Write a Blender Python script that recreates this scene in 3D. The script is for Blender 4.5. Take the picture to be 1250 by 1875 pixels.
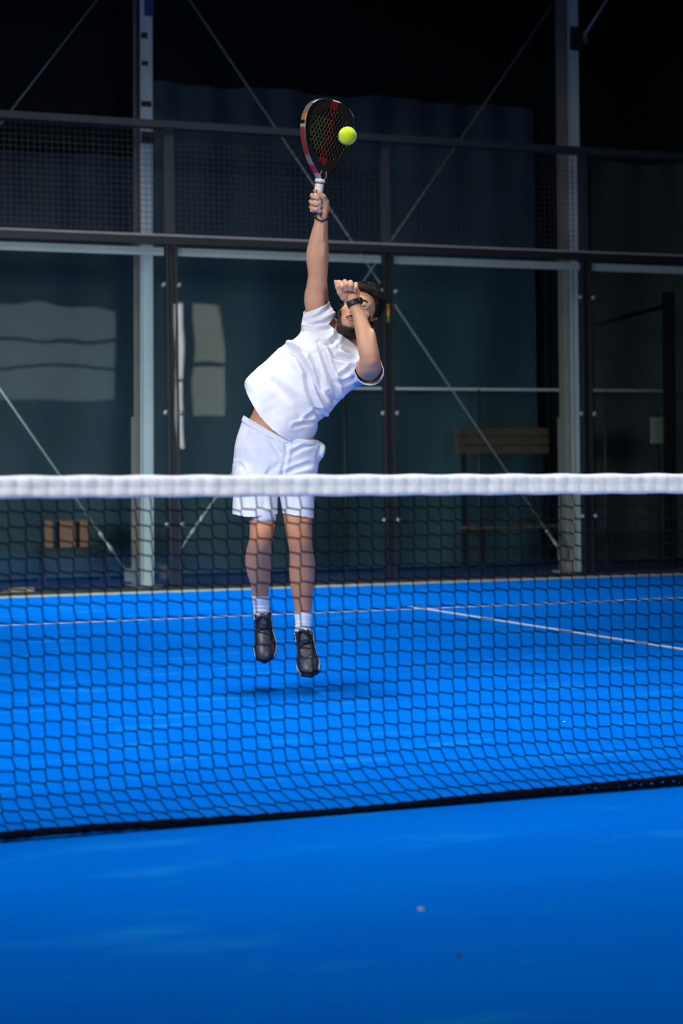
import bpy, bmesh, math, random
import numpy as np
from mathutils import Vector, Matrix

for _o in list(bpy.data.objects):
    bpy.data.objects.remove(_o)
SC = bpy.context.scene
COL = SC.collection
random.seed(7)

# ------------------------------------------------------------------ camera
FPX, YAW, PIT, ROLL = 3140.26, 0.354066, -0.013996, -0.013408
CAM = Vector((-4.7629, -4.2987, 0.8663))          # court: net at y=0, glass back wall at y=10
_fw = Vector((math.sin(YAW) * math.cos(PIT), math.cos(YAW) * math.cos(PIT), math.sin(PIT)))
_r = Vector((math.cos(YAW), -math.sin(YAW), 0))
_u = _r.cross(_fw)
RX = math.cos(ROLL) * _r + math.sin(ROLL) * _u
UP = -math.sin(ROLL) * _r + math.cos(ROLL) * _u
CM = Matrix(((RX.x, UP.x, -_fw.x, CAM.x), (RX.y, UP.y, -_fw.y, CAM.y), (RX.z, UP.z, -_fw.z, CAM.z), (0, 0, 0, 1)))
cd = bpy.data.cameras.new('camera')
cam = bpy.data.objects.new('camera', cd)
COL.objects.link(cam)
cam.matrix_world = CM
cd.sensor_fit = 'HORIZONTAL'
cd.sensor_width = 24.0
cd.lens = FPX * 24.0 / 1250.0
cd.clip_end = 200
cd.dof.use_dof = True
cd.dof.focus_distance = 7.15
cd.dof.aperture_fstop = 2.8
SC.camera = cam

# ------------------------------------------------------------------ light
w = bpy.data.worlds.new('world')
SC.world = w
w.use_nodes = True
w.node_tree.nodes['Background'].inputs[0].default_value = (0.10, 0.16, 0.24, 1)
w.node_tree.nodes['Background'].inputs[1].default_value = 0.15


def aim(o, tgt):
    d = Vector(tgt) - o.location
    o.rotation_euler = d.to_track_quat('-Z', 'Y').to_euler()


def spot(name, loc, tgt, power, cone, blend, rad, colr):
    l = bpy.data.lights.new(name, 'SPOT')
    l.energy = power
    l.spot_size = math.radians(cone)
    l.spot_blend = blend
    l.shadow_soft_size = rad
    l.color = colr
    o = bpy.data.objects.new(name, l)
    COL.objects.link(o)
    o.location = loc
    aim(o, tgt)
    return o


def area(name, loc, tgt, power, sx, sy, spread, colr):
    l = bpy.data.lights.new(name, 'AREA')
    l.shape = 'RECTANGLE'
    l.size, l.size_y = sx, sy
    l.energy = power
    l.spread = math.radians(spread)
    l.color = colr
    o = bpy.data.objects.new(name, l)
    COL.objects.link(o)
    o.location = loc
    aim(o, tgt)
    return o


# daylight from the left side; roof, end and back areas are added fill lights
area('side_daylight', (-9.0, -1.6, 4.6), (-2.5, 2.6, 0.8), 98, 4.0, 2.4, 70, (0.99, 0.99, 1.0))
area('roof_pool_fill', (-2.3, 2.0, 8.7), (-2.3, 2.0, 0.0), 84, 1.6, 4.6, 52, (0.93, 0.97, 1.0))  # added overhead area, narrowed to pool brightness on the floor round the player
area('end_fill', (-3.6, -15.85, 2.0), (-1.5, 11.0, 0.7), 27, 4.0, 2.2, 24, (0.96, 0.98, 1.0))  # added frontal fill, set inside a made-up frame on the end wall
area('back_roof_fill', (-1.5, 7.6, 8.6), (-1.5, 8.3, 0.0), 120, 5.0, 1.2, 62, (0.93, 0.98, 1.0))  # added downward area that brightens only the far floor
area('back_bay_fill', (-10.0, 6.0, 1.8), (0.5, 11.2, 0.6), 68, 2.6, 1.6, 36, (0.95, 0.98, 1.0))  # added low area aimed past the glass to brighten the columns

SC.view_settings.view_transform = 'Standard'
SC.view_settings.look = 'None'
SC.view_settings.gamma = 1.0
SC.view_settings.use_curve_mapping = False
SC.view_settings.exposure = 0.0


# ------------------------------------------------------------------ helpers
def s2l(c):
    return tuple(((x / 255.0) / 12.92 if x / 255.0 <= 0.04045 else ((x / 255.0 + 0.055) / 1.055) ** 2.4) for x in c)


def mat(name, rgb, rough=0.6, spec=0.4, metal=0.0, var=0.12, scale=12.0, bump=0.0, bscale=200.0, sss=0.0, sheen=0.0, detail=3.0):
    m = bpy.data.materials.new(name)
    m.use_nodes = True
    nt = m.node_tree
    b = nt.nodes['Principled BSDF']
    b.inputs['Roughness'].default_value = rough
    b.inputs['Specular IOR Level'].default_value = spec
    b.inputs['Metallic'].default_value = metal
    if sss:
        b.inputs['Subsurface Weight'].default_value = sss
        b.inputs['Subsurface Radius'].default_value = (0.012, 0.005, 0.003)
        b.inputs['Subsurface Scale'].default_value = 1.0
    if sheen:
        b.inputs['Sheen Weight'].default_value = sheen
    tc = nt.nodes.new('ShaderNodeTexCoord')
    nz = nt.nodes.new('ShaderNodeTexNoise')
    nz.inputs['Scale'].default_value = scale
    nz.inputs['Detail'].default_value = detail
    nt.links.new(tc.outputs['Object'], nz.inputs['Vector'])
    mx = nt.nodes.new('ShaderNodeMix')
    mx.data_type = 'RGBA'
    lo = tuple(max(0, x * (1 - var)) for x in rgb)
    hi = tuple(min(1, x * (1 + var)) for x in rgb)
    mx.inputs['A'].default_value = (*lo, 1)
    mx.inputs['B'].default_value = (*hi, 1)
    nt.links.new(nz.outputs['Fac'], mx.inputs['Factor'])
    nt.links.new(mx.outputs['Result'], b.inputs['Base Color'])
    if bump:
        n2 = nt.nodes.new('ShaderNodeTexNoise')
        n2.inputs['Scale'].default_value = bscale
        nt.links.new(tc.outputs['Object'], n2.inputs['Vector'])
        bp = nt.nodes.new('ShaderNodeBump')
        bp.inputs['Strength'].default_value = bump
        bp.inputs['Distance'].default_value = 0.004
        nt.links.new(n2.outputs['Fac'], bp.inputs['Height'])
        nt.links.new(bp.outputs['Normal'], b.inputs['Normal'])
    return m


def attr_mat(name, rough=0.4, spec=0.5):
    m = bpy.data.materials.new(name)
    m.use_nodes = True
    nt = m.node_tree
    b = nt.nodes['Principled BSDF']
    b.inputs['Roughness'].default_value = rough
    b.inputs['Specular IOR Level'].default_value = spec
    a = nt.nodes.new('ShaderNodeAttribute')
    a.attribute_name = 'paint'
    nt.links.new(a.outputs['Color'], b.inputs['Base Color'])
    return m


def link(o, parent=None):
    COL.objects.link(o)
    if parent is not None:
        o.parent = parent
        o.matrix_parent_inverse = Matrix.Identity(4)
    return o


def tag(o, label=None, cat=None, group=None, kind=None):
    if label: o['label'] = label
    if cat: o['category'] = cat
    if group: o['group'] = group
    if kind: o['kind'] = kind
    return o


def empty(name, loc=(0, 0, 0)):
    o = bpy.data.objects.new(name, None)
    o.location = loc
    o.empty_display_size = 0.1
    COL.objects.link(o)
    return o


class MB:
    """collects vertices and faces of one mesh, in the parent's own space"""
    def __init__(s):
        s.v = []; s.f = []

    def box(s, x0, x1, y0, y1, z0, z1, bev=0.0):
        if bev <= 0:
            n = len(s.v)
            s.v += [(x, y, z) for x in (x0, x1) for y in (y0, y1) for z in (z0, z1)]
            for q in ((0, 1, 3, 2), (4, 6, 7, 5), (0, 4, 5, 1), (2, 3, 7, 6), (0, 2, 6, 4), (1, 5, 7, 3)):
                s.f.append(tuple(n + i for i in q))
            return s
        bm = bmesh.new()
        bmesh.ops.create_cube(bm, size=1.0)
        for vv in bm.verts:
            vv.co = Vector((x0 + (vv.co.x + .5) * (x1 - x0), y0 + (vv.co.y + .5) * (y1 - y0), z0 + (vv.co.z + .5) * (z1 - z0)))
        bmesh.ops.bevel(bm, geom=bm.edges[:], offset=bev, segments=2, affect='EDGES')
        n = len(s.v)
        bm.verts.index_update()
        s.v += [tuple(vv.co) for vv in bm.verts]
        s.f += [tuple(n + vv.index for vv in ff.verts) for ff in bm.faces]
        bm.free()
        return s

    def tube(s, pts, r, n=6, cap=True, flat=None):
        pts = [Vector(p) for p in pts]
        rr = r if isinstance(r, (list, tuple)) else [r] * len(pts)
        base = len(s.v)
        prev = None
        for i, p in enumerate(pts):
            t = (pts[min(i + 1, len(pts) - 1)] - pts[max(i - 1, 0)])
            t = t.normalized() if t.length > 1e-9 else Vector((0, 0, 1))
            if prev is None:
                a = Vector((0, 0, 1)) if abs(t.z) < .9 else Vector((1, 0, 0))
                e1 = t.cross(a).normalized()
            else:
                e1 = (prev - t * prev.dot(t)).normalized()
            prev = e1
            e2 = t.cross(e1)
            for k in range(n):
                an = 2 * math.pi * k / n
                s.v.append(tuple(p + rr[i] * (math.cos(an) * e1 + math.sin(an) * e2)))
        for i in range(len(pts) - 1):
            for k in range(n):
                a = base + i * n + k; b = base + i * n + (k + 1) % n
                s.f.append((a, b, b + n, a + n))
        if cap:
            s.f.append(tuple(base + k for k in reversed(range(n))))
            s.f.append(tuple(base + (len(pts) - 1) * n + k for k in range(n)))
        return s

    def lathe(s, prof, axis_p, axis_d, n=16):
        """prof: list of (r, h) along axis_d from axis_p"""
        p0 = Vector(axis_p); d = Vector(axis_d).normalized()
        a = Vector((0, 0, 1)) if abs(d.z) < .9 else Vector((1, 0, 0))
        e1 = d.cross(a).normalized(); e2 = d.cross(e1)
        base = len(s.v)
        for r, h in prof:
            for k in range(n):
                an = 2 * math.pi * k / n
                s.v.append(tuple(p0 + d * h + r * (math.cos(an) * e1 + math.sin(an) * e2)))
        for i in range(len(prof) - 1):
            for k in range(n):
                a_ = base + i * n + k; b_ = base + i * n + (k + 1) % n
                s.f.append((a_, b_, b_ + n, a_ + n))
        s.f.append(tuple(base + k for k in reversed(range(n))))
        s.f.append(tuple(base + (len(prof) - 1) * n + k for k in range(n)))
        return s

    def mesh(s, name, smooth=False):
        me = bpy.data.meshes.new(name)
        me.from_pydata(s.v, [], s.f)
        me.validate()
        bm = bmesh.new(); bm.from_mesh(me)
        bmesh.ops.recalc_face_normals(bm, faces=bm.faces[:])
        bm.to_mesh(me); bm.free()
        if smooth:
            me.polygons.foreach_set('use_smooth', [True] * len(me.polygons))
        return me

    def build(s, name, material, parent=None, smooth=False, loc=None):
        me = s.mesh(name, smooth)
        me.materials.append(material)
        o = bpy.data.objects.new(name, me)
        link(o, parent)
        if loc: o.location = loc
        return o


def cam2world(X, Y, Z):
    return CM @ Vector((X, Y, Z))


def at_y(u, v, y):
    """world point seen at photo pixel (u, v) standing on the plane at court depth y"""
    d = CM.to_3x3() @ Vector(((u - 625) / FPX, -(v - 937.5) / FPX, -1))
    return CAM + d * ((y - CAM.y) / d.y)


# ------------------------------------------------------------------ materials
M = {}
M['black_steel'] = mat('black_steel', (0.012, 0.014, 0.016), 0.38, 0.5, var=0.2)
M['grey_post'] = mat('grey_post', (0.020, 0.028, 0.034), 0.6, 0.4, var=0.2)
M['wire'] = mat('wire', (0.02, 0.025, 0.03), 0.45, 0.5)
M['column'] = mat('column_paint', (0.58, 0.66, 0.66), 0.55, 0.4, var=0.12, scale=3)
M['column_dark'] = mat('column_drab', (0.21, 0.20, 0.19), 0.6, 0.3, var=0.25, scale=4)  # dark grey-brown for web, rear flange, plates and rail lip
M['cable'] = mat('steel_cable', (0.42, 0.45, 0.46), 0.45, 0.5, 0.3)
M['trim'] = mat('aluminium_trim', (0.42, 0.44, 0.44), 0.5, 0.4, 0.1, var=0.15, scale=2)
M['bolt'] = mat('bolt_steel', (0.14, 0.15, 0.15), 0.4, 0.5, 0.5)
M['tarp'] = mat('tarpaulin', (0.030, 0.066, 0.088), 0.55, 0.3, var=0.35, scale=1.2, bump=0.3, bscale=3)
M['tarp_left'] = mat('tarpaulin_left', (0.028, 0.060, 0.080), 0.55, 0.3, var=0.35, scale=1.2, bump=0.3, bscale=3)
M['tarp_brown'] = mat('tarpaulin_brown', (0.040, 0.052, 0.054), 0.6, 0.3, var=0.3, scale=1.2)
M['hall_wall'] = mat('hall_wall', (0.006, 0.009, 0.012), 0.8, 0.2, var=0.3, scale=0.8)
M['hall_ceiling'] = mat('hall_ceiling', (0.02, 0.022, 0.025), 0.9, 0.1)
M['concrete'] = mat('concrete', (0.05, 0.05, 0.045), 0.9, 0.2, var=0.4, scale=6, bump=0.5, bscale=40)
M['kerb'] = mat('kerb', (0.030, 0.032, 0.030), 0.85, 0.2, var=0.5, scale=9)
M['sand'] = mat('sand_edge', (0.34, 0.38, 0.30), 0.95, 0.1, var=0.5, scale=9, detail=6)
M['twine'] = mat('net_twine', (0.003, 0.005, 0.012), 0.9, 0.05)
M['tape'] = mat('net_tape', (0.84, 0.87, 0.92), 0.75, 0.2, var=0.10, scale=30, bump=0.2, bscale=300)
M['line'] = mat('line_paint', (0.60, 0.66, 0.74), 0.85, 0.15, var=0.2, scale=40)
M['orange'] = mat('cardboard', (0.24, 0.13, 0.09), 0.85, 0.2, var=0.2, scale=8)
M['wood'] = mat('old_wood', (0.08, 0.056, 0.04), 0.8, 0.2, var=0.4, scale=7)
M['plank'] = mat('pale_plank', (0.42, 0.30, 0.20), 0.8, 0.2, var=0.4, scale=7)
M['notice'] = mat('notice_board', (0.42, 0.42, 0.33), 0.7, 0.3, var=0.15, scale=6)
M['dark_tape'] = mat('dark_tape', (0.02, 0.025, 0.03), 0.5, 0.4)
M['blue_sticker'] = mat('blue_sticker', (0.015, 0.06, 0.20), 0.5, 0.4)


def turf_material():
    m = bpy.data.materials.new('blue_turf')
    m.use_nodes = True
    nt = m.node_tree
    b = nt.nodes['Principled BSDF']
    b.inputs['Roughness'].default_value = 0.85
    b.inputs['Specular IOR Level'].default_value = 0.0
    tc = nt.nodes.new('ShaderNodeTexCoord')
    big = nt.nodes.new('ShaderNodeTexNoise'); big.inputs['Scale'].default_value = 1.1; big.inputs['Detail'].default_value = 5
    mp = nt.nodes.new('ShaderNodeMapping'); mp.inputs['Scale'].default_value = (1.0, 2.6, 1.0)
    nt.links.new(tc.outputs['Object'], mp.inputs['Vector'])
    nt.links.new(mp.outputs['Vector'], big.inputs['Vector'])
    fine = nt.nodes.new('ShaderNodeTexNoise'); fine.inputs['Scale'].default_value = 160; fine.inputs['Detail'].default_value = 2
    nt.links.new(tc.outputs['Object'], fine.inputs['Vector'])
    m1 = nt.nodes.new('ShaderNodeMix'); m1.data_type = 'RGBA'
    m1.inputs['A'].default_value = (0.0, 0.130, 0.66, 1)
    m1.inputs['B'].default_value = (0.0, 0.185, 0.80, 1)
    nt.links.new(big.outputs['Fac'], m1.inputs['Factor'])
    # sandy worn streaks
    rp = nt.nodes.new('ShaderNodeValToRGB')
    rp.color_ramp.elements[0].position = 0.57; rp.color_ramp.elements[0].color = (0, 0, 0, 1)
    rp.color_ramp.elements[1].position = 0.78; rp.color_ramp.elements[1].color = (0.8, 0.8, 0.8, 1)
    mp2 = nt.nodes.new('ShaderNodeMapping'); mp2.inputs['Scale'].default_value = (1.2, 3.2, 1.0); mp2.inputs['Location'].default_value = (3.1, 1.7, 0)
    st = nt.nodes.new('ShaderNodeTexNoise'); st.inputs['Scale'].default_value = 1.6; st.inputs['Detail'].default_value = 6
    nt.links.new(tc.outputs['Object'], mp2.inputs['Vector']); nt.links.new(mp2.outputs['Vector'], st.inputs['Vector'])
    nt.links.new(st.outputs['Fac'], rp.inputs['Fac'])
    m2 = nt.nodes.new('ShaderNodeMix'); m2.data_type = 'RGBA'
    m2.inputs['B'].default_value = (0.012, 0.27, 0.80, 1)
    nt.links.new(m1.outputs['Result'], m2.inputs['A'])
    nt.links.new(rp.outputs['Color'], m2.inputs['Factor'])
    # sand grains
    rg = nt.nodes.new('ShaderNodeValToRGB')
    rg.color_ramp.elements[0].position = 0.60; rg.color_ramp.elements[0].color = (0, 0, 0, 1)
    rg.color_ramp.elements[1].position = 0.74; rg.color_ramp.elements[1].color = (0.6, 0.6, 0.6, 1)
    nt.links.new(fine.outputs['Fac'], rg.inputs['Fac'])
    m3 = nt.nodes.new('ShaderNodeMix'); m3.data_type = 'RGBA'
    m3.inputs['B'].default_value = (0.03, 0.30, 0.80, 1)
    nt.links.new(m2.outputs['Result'], m3.inputs['A']); nt.links.new(rg.outputs['Color'], m3.inputs['Factor'])
    nt.links.new(m3.outputs['Result'], b.inputs['Base Color'])
    bp = nt.nodes.new('ShaderNodeBump'); bp.inputs['Strength'].default_value = 0.5; bp.inputs['Distance'].default_value = 0.004
    nt.links.new(fine.outputs['Fac'], bp.inputs['Height']); nt.links.new(bp.outputs['Normal'], b.inputs['Normal'])
    return m


def glass_material():
    m = bpy.data.materials.new('tempered_glass')
    m.use_nodes = True
    nt = m.node_tree
    for n in list(nt.nodes): nt.nodes.remove(n)
    out = nt.nodes.new('ShaderNodeOutputMaterial')
    tr = nt.nodes.new('ShaderNodeBsdfTransparent'); tr.inputs[0].default_value = (0.93, 0.97, 0.96, 1)
    gl = nt.nodes.new('ShaderNodeBsdfGlossy'); gl.inputs['Roughness'].default_value = 0.012
    fr = nt.nodes.new('ShaderNodeFresnel'); fr.inputs['IOR'].default_value = 1.5
    ge = nt.nodes.new('ShaderNodeNewGeometry')           # parallel-sided pane: the exit face reflects like the entry face
    io = nt.nodes.new('ShaderNodeMapRange')
    io.inputs['To Min'].default_value = 1.5; io.inputs['To Max'].default_value = 1 / 1.5
    nt.links.new(ge.outputs['Backfacing'], io.inputs['Value']); nt.links.new(io.outputs['Result'], fr.inputs['IOR'])
    tc = nt.nodes.new('ShaderNodeTexCoord')
    nz = nt.nodes.new('ShaderNodeTexNoise'); nz.inputs['Scale'].default_value = 1.3; nz.inputs['Detail'].default_value = 1
    bp = nt.nodes.new('ShaderNodeBump'); bp.inputs['Strength'].default_value = 0.25; bp.inputs['Distance'].default_value = 0.012
    nt.links.new(tc.outputs['Object'], nz.inputs['Vector'])
    nt.links.new(nz.outputs['Fac'], bp.inputs['Height'])
    nt.links.new(bp.outputs['Normal'], gl.inputs['Normal'])
    mx = nt.nodes.new('ShaderNodeMixShader')
    nt.links.new(fr.outputs[0], mx.inputs[0]); nt.links.new(tr.outputs[0], mx.inputs[1]); nt.links.new(gl.outputs[0], mx.inputs[2])
    nt.links.new(mx.outputs[0], out.inputs['Surface'])
    return m


def emit(name, rgb, strength):
    m = bpy.data.materials.new(name); m.use_nodes = True
    nt = m.node_tree
    b = nt.nodes['Principled BSDF']
    b.inputs['Base Color'].default_value = (0.1, 0.1, 0.1, 1)
    b.inputs['Emission Color'].default_value = (*rgb, 1)
    b.inputs['Emission Strength'].default_value = strength
    return m


M['turf'] = turf_material()
M['glass'] = glass_material()

# ------------------------------------------------------------------ structure
fl = MB().box(-12, 12, -16, 16, -0.12, -0.02).build('floor', M['concrete'])
tag(fl, 'dark concrete hall floor around the court', None, kind='structure')
tf = MB().box(-5, 5, -10, 9.96, -0.02, 0.0).build('turf_surface', M['turf'], fl)
LY = 6.95
MB().box(-5, 5, LY - 0.025, LY + 0.025, 0.0, 0.002).build('court_line', M['line'], fl)
MB().box(-0.025, 0.025, 0.3, LY + 0.2, 0.0, 0.0025).build('court_line', M['line'], fl)
# sand swept against the foot of the glass
sb = MB()
xs = np.linspace(-5, 5, 161)
for i, x in enumerate(xs):
    wv = 0.05 + 0.045 * math.sin(i * 1.7) * math.sin(i * .43) + 0.03 * random.random()
    sb.v += [(x, 9.955, 0.010), (x, 9.955 - wv * .5, 0.008), (x, 9.955 - wv - 0.05, 0.0005)]
for i in range(len(xs) - 1):
    for k in range(2):
        a = i * 3 + k
        sb.f.append((a, a + 3, a + 4, a + 1))
sb.build('sand_edge', M['sand'], fl, smooth=True)
kb = MB().box(-5.1, 5.1, 9.96, 10.05, -0.02, 0.035, 0.008).build('kerb', M['kerb'], fl)

HB = 12.6
wb = MB().box(-12, 12, HB, HB + 0.1, -0.12, 9).build('wall_back', M['hall_wall'])
tag(wb, 'dark sheet wall of the hall behind the court', kind='structure')
# vertical sheet ribs of the hall wall
rib = MB().box(-0.03, 0.03, HB - 0.02, HB, 0, 9).mesh('sheet_rib')
rib.materials.append(M['hall_wall'])
for i in range(40):
    o = bpy.data.objects.new('sheet_rib', rib)
    link(o, wb); o.location = (-11.7 + i * 0.6, 0, 0)
wf = MB()
# end wall behind the photographer: dark, with daylit openings
WY = -16.0
wf.box(-12, 0.9, WY - .1, WY, -.12, 9); wf.box(7.15, 12, WY - .1, WY, -.12, 9)
wf.box(0.9, 7.15, WY - .1, WY, -.12, 1.7); wf.box(0.9, 7.15, WY - .1, WY, 5.35, 9)
wf.box(0.9, 5.86, WY - .1, WY, 1.7, 2.95); wf.box(4.35, 5.86, WY - .1, WY, 2.95, 5.35)
wf.box(6.14, 6.3, WY - .1, WY, 1.7, 5.35); wf.box(6.3, 7.15, WY - .1, WY, 1.7, 2.6)
wfo = wf.build('wall_front', M['hall_wall'])
tag(wfo, 'dark end wall of the hall behind the near court end', kind='structure')
win = [((0.9, 4.35, 2.95, 5.35), emit('daylight_pane_grey', (0.62, 0.72, 0.85), 0.95), 2),
       ((5.86, 6.14, 1.7, 5.35), emit('daylight_pane_bright', (0.95, 0.95, 1.0), 7.0), 1),
       ((6.3, 7.15, 2.6, 5.35), emit('daylight_pane_warm', (0.85, 0.9, 0.75), 1.5), 1)]
for i, ((x0, x1, z0, z1), m_, nb) in enumerate(win):
    wo = empty('window_%d' % (i + 1), ((x0 + x1) / 2, WY, (z0 + z1) / 2))
    tag(wo, 'daylit window in the end wall behind the near court end', kind='structure')
    hx, hz = (x1 - x0) / 2, (z1 - z0) / 2
    MB().box(-hx, hx, -.08, -.06, -hz, hz).build('pane', m_, wo)
    fb = MB()
    for t_ in (-hx, hx - .03): fb.box(t_, t_ + .03, -.06, 0.02, -hz, hz)
    for t_ in (-hz, hz - .06): fb.box(-hx, hx, -.06, 0.02, t_, t_ + .06)
    fb.build('window_frame', M['black_steel'], wo)
    for k in range(nb):
        zz = -hz + 2 * hz * (k + 1) / (nb + 1)
        MB().box(-hx, hx, -.06, 0.01, zz - .05, zz + .05).build('glazing_bar', M['black_steel'], wo)
dr = empty('fill_frame_1', (-3.6, WY, 0)); tag(dr, 'black frame added around the end fill light on the end wall', kind='structure')  # no doorway behind it: frame added only to surround the end fill
MB().box(-2.12, -2.02, 0, .22, -.02, 3.25).box(2.02, 2.12, 0, .22, -.02, 3.25).box(-2.12, 2.12, 0, .22, 3.15, 3.25).build('frame_bars', M['black_steel'], dr)
for nm, x0 in (('wall_left', -12.1), ('wall_right', 12.0)):
    o = MB().box(x0, x0 + .1, -16, HB, -.12, 9).build(nm, M['hall_wall'])
    tag(o, 'dark side wall of the hall', kind='structure')
o = MB().box(-12, 12, -16, HB, 9, 9.1).build('ceiling', M['hall_ceiling'])
tag(o, 'dark hall ceiling', kind='structure')


# ---- tarpaulins hung on the hall wall
def tarpaulin(x0, x1, z1, y, m, label, seed):
    rnd = random.Random(seed)
    nx, nz = 60, 50
    mb = MB()
    ph = [rnd.random() * 6.28 for _ in range(8)]
    for th in (0, 1):
        for j in range(nz + 1):
            for i in range(nx + 1):
                x = x0 + (x1 - x0) * i / nx; z = 0.02 + (z1 - 0.02) * j / nz
                top = j / nz
                d = 0.018 * math.sin(x * 3.1 + ph[0] + z * .4) + 0.012 * math.sin(x * 7.3 + ph[1] - z * 1.1) + 0.008 * math.sin(z * 5 + x * 2 + ph[2])
                d += 0.03 * top ** 6 * math.sin(x * 14 + ph[3])
                mb.v.append((x, y - 0.05 + d + th * 0.004, z + 0.02 * math.sin(x * 5 + ph[4]) * top))
    N = (nx + 1) * (nz + 1)
    for th in (0, 1):
        for j in range(nz):
            for i in range(nx):
                a = th * N + j * (nx + 1) + i
                mb.f.append((a, a + 1, a + nx + 2, a + nx + 1))
    o = mb.build('tarpaulin', m, None, smooth=True)
    tag(o, label, 'tarpaulin', 'tarpaulins on the hall wall')
    return o


xa = at_y(262, 300, HB).x; xb = at_y(972, 300, HB).x; xl = at_y(258, 300, HB).x
tarpaulin(xa, xb, at_y(600, 176, HB).z, HB - .04, M['tarp'], 'wide blue-grey tarpaulin hanging behind the player between the steel columns', 3)
tarpaulin(-7.5, xl, at_y(120, 285, HB).z, HB - .04, M['tarp_left'], 'dark blue tarpaulin hanging left of the taped steel column', 4)
tarpaulin(at_y(1075, 300, HB).x, 11.5, at_y(1150, 300, HB).z, HB - .04, M['tarp_brown'], 'brownish black tarpaulin hanging at the right edge', 5)

# ------------------------------------------------------------------ hall columns
CY = 11.0


def column(u0, u1, label, rough_tapes, lean=0.0):
    x0 = at_y(u0, 800, CY).x; x1 = at_y(u1, 800, CY).x
    c = empty('steel_column', ((x0 + x1) / 2 - 1.3 * lean, CY, 0))
    c.rotation_euler.y = lean
    tag(c, label, 'column', 'steel columns behind the glass')
    hw = (x1 - x0) / 2
    MB().box(-hw, hw, 0, 0.014, -0.02, 8.8, 0.003).build('front_flange', M['column'], c)
    MB().box(-0.006, 0.006, 0.014, 0.26, -0.02, 8.8).build('web', M['column_dark'], c)
    MB().box(-hw, hw, 0.26, 0.274, -0.02, 8.8, 0.003).build('rear_flange', M['column_dark'], c)
    MB().box(-hw - 0.03, hw + 0.01, 0.255, 0.262, -0.02, 1.55, 0.002).build('splice_plate', M['column_dark'], c)
    MB().box(-hw - .07, hw + .07, -.07, .34, -.02, 0.0, 0.004).build('base_plate', M['column_dark'], c)
    MB().box(-hw, -hw + .006, -.010, 0, -.02, 8.8).build('flange_lip', M['column'], c)
    for (du0, v0, du1, v1, m) in rough_tapes:
        p0 = at_y(du0, v1, CY); p1 = at_y(du1, v0, CY)
        dx = c.location.x + lean * (p0.z + p1.z) / 2
        MB().box(p0.x - dx, p1.x - dx, -0.006, -0.001, p0.z, p1.z, 0.001).build('tape_strip' if m == 'dark_tape' else 'sticker', M[m], c)
    return c


col_l = column(258, 281, 'grey-green steel column with dark tape strips left of the player', [(258, 60, 270, 70, 'dark_tape'), (259, 112, 271, 120, 'dark_tape'), (258, 186, 277, 195, 'dark_tape'), (264, 0, 281, 29, 'blue_sticker'), (256, 241, 281, 262, 'dark_tape')], 0.0125)
col_r = column(1048, 1067, 'dimmer steel column behind the right glass post', [(1043, 50, 1066, 92, 'dark_tape')])


# ---- bracing rods
def brace(p0, p1, label, tb=None, r=0.009):
    p0 = Vector(p0); p1 = Vector(p1)
    e = empty('brace_rod', p0)
    tag(e, label, 'brace rod', 'diagonal brace rods')
    d = p1 - p0
    MB().tube([(0, 0, 0), d], r, 8).build('rod', M['cable'], e, True)
    if tb:
        q = d * tb; t = d.normalized()
        MB().lathe([(r, -.11), (r * 2.0, -.10), (r * 2.0, -.05), (r * 1.5, -.045), (r * 1.5, .045), (r * 2.0, .05), (r * 2.0, .10), (r, .11)], q, t, 8).build('turnbuckle', M['cable'], e, True)
    pl = MB()
    pl.box(-.05, .05, -.008, .008, -.05, .07)
    pl.build('gusset_plate', M['column_dark'], e)
    return e


BY = CY + 0.14
brace(at_y(300, 1050, BY), at_y(1010, 10, BY), 'brace rod rising right from the foot of the taped column', 0.08)
brace(at_y(1030, 1015, BY + .05), at_y(330, -25, BY + .05), 'brace rod descending behind the player to the right column foot', 0.03)
brace(at_y(238, 1055, BY), at_y(-140, 510, BY), 'brace rod descending from the left edge to the taped column foot', 0.12)
brace(at_y(-60, 305, BY), at_y(238, -78, BY), 'thin brace rod in the dark upper left corner', None, 0.006)
brace(at_y(1066, 70, BY - .1), at_y(1180, -110, BY - .1), 'dark strut rising right from the top of the right column', None, 0.012)

# ------------------------------------------------------------------ glass enclosure
enc = empty('court_enclosure', (0, 10.0, 0))
tag(enc, 'black steel court back wall of glass panels with wire mesh on top', 'glass wall')
POSTS = (-3, -1, 1, 3, 5)
pw = 0.042
post_me = MB().box(-pw, pw, 0.014, 0.095, 0.0, 3.0, 0.004).mesh('post'); post_me.materials.append(M['black_steel'])
strip_me = MB().box(-pw - .008, -pw + .012, -0.012, 0.014, 0.0, 2.97, 0.002).box(pw - .012, pw + .008, -0.012, 0.014, 0.0, 2.97, 0.002).mesh('post_rim'); strip_me.materials.append(M['black_steel'])
up_me = MB().box(-.045, .045, 0.03, 0.08, 3.04, 3.98, 0.004).mesh('mesh_post'); up_me.materials.append(M['grey_post'])
bolt_me = MB().lathe([(0.004, -0.034), (0.014, -0.032), (0.017, -0.024), (0.017, -0.016), (0.024, -0.015), (0.024, -0.0075)], (0, 0, 0), (0, 1, 0), 12).mesh('bolt', True); bolt_me.materials.append(M['bolt'])
for X in POSTS:
    o = bpy.data.objects.new('post', post_me); link(o, enc); o.location = (X, 0, 0)
    q = bpy.data.objects.new('post_rim', strip_me); link(q, o)
    o = bpy.data.objects.new('mesh_post', up_me); link(o, enc); o.location = (X, 0, 0)
gl_me = MB().box(0.012, 1.988, -0.006, 0.006, 0.035, 2.955, 0.0015).mesh('glass_panel'); gl_me.materials.append(M['glass'])
tr_me = MB().box(0.06, 1.94, 0.012, 0.03, 2.875, 2.945, 0.003).mesh('top_trim'); tr_me.materials.append(M['trim'])
wm = MB()
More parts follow.
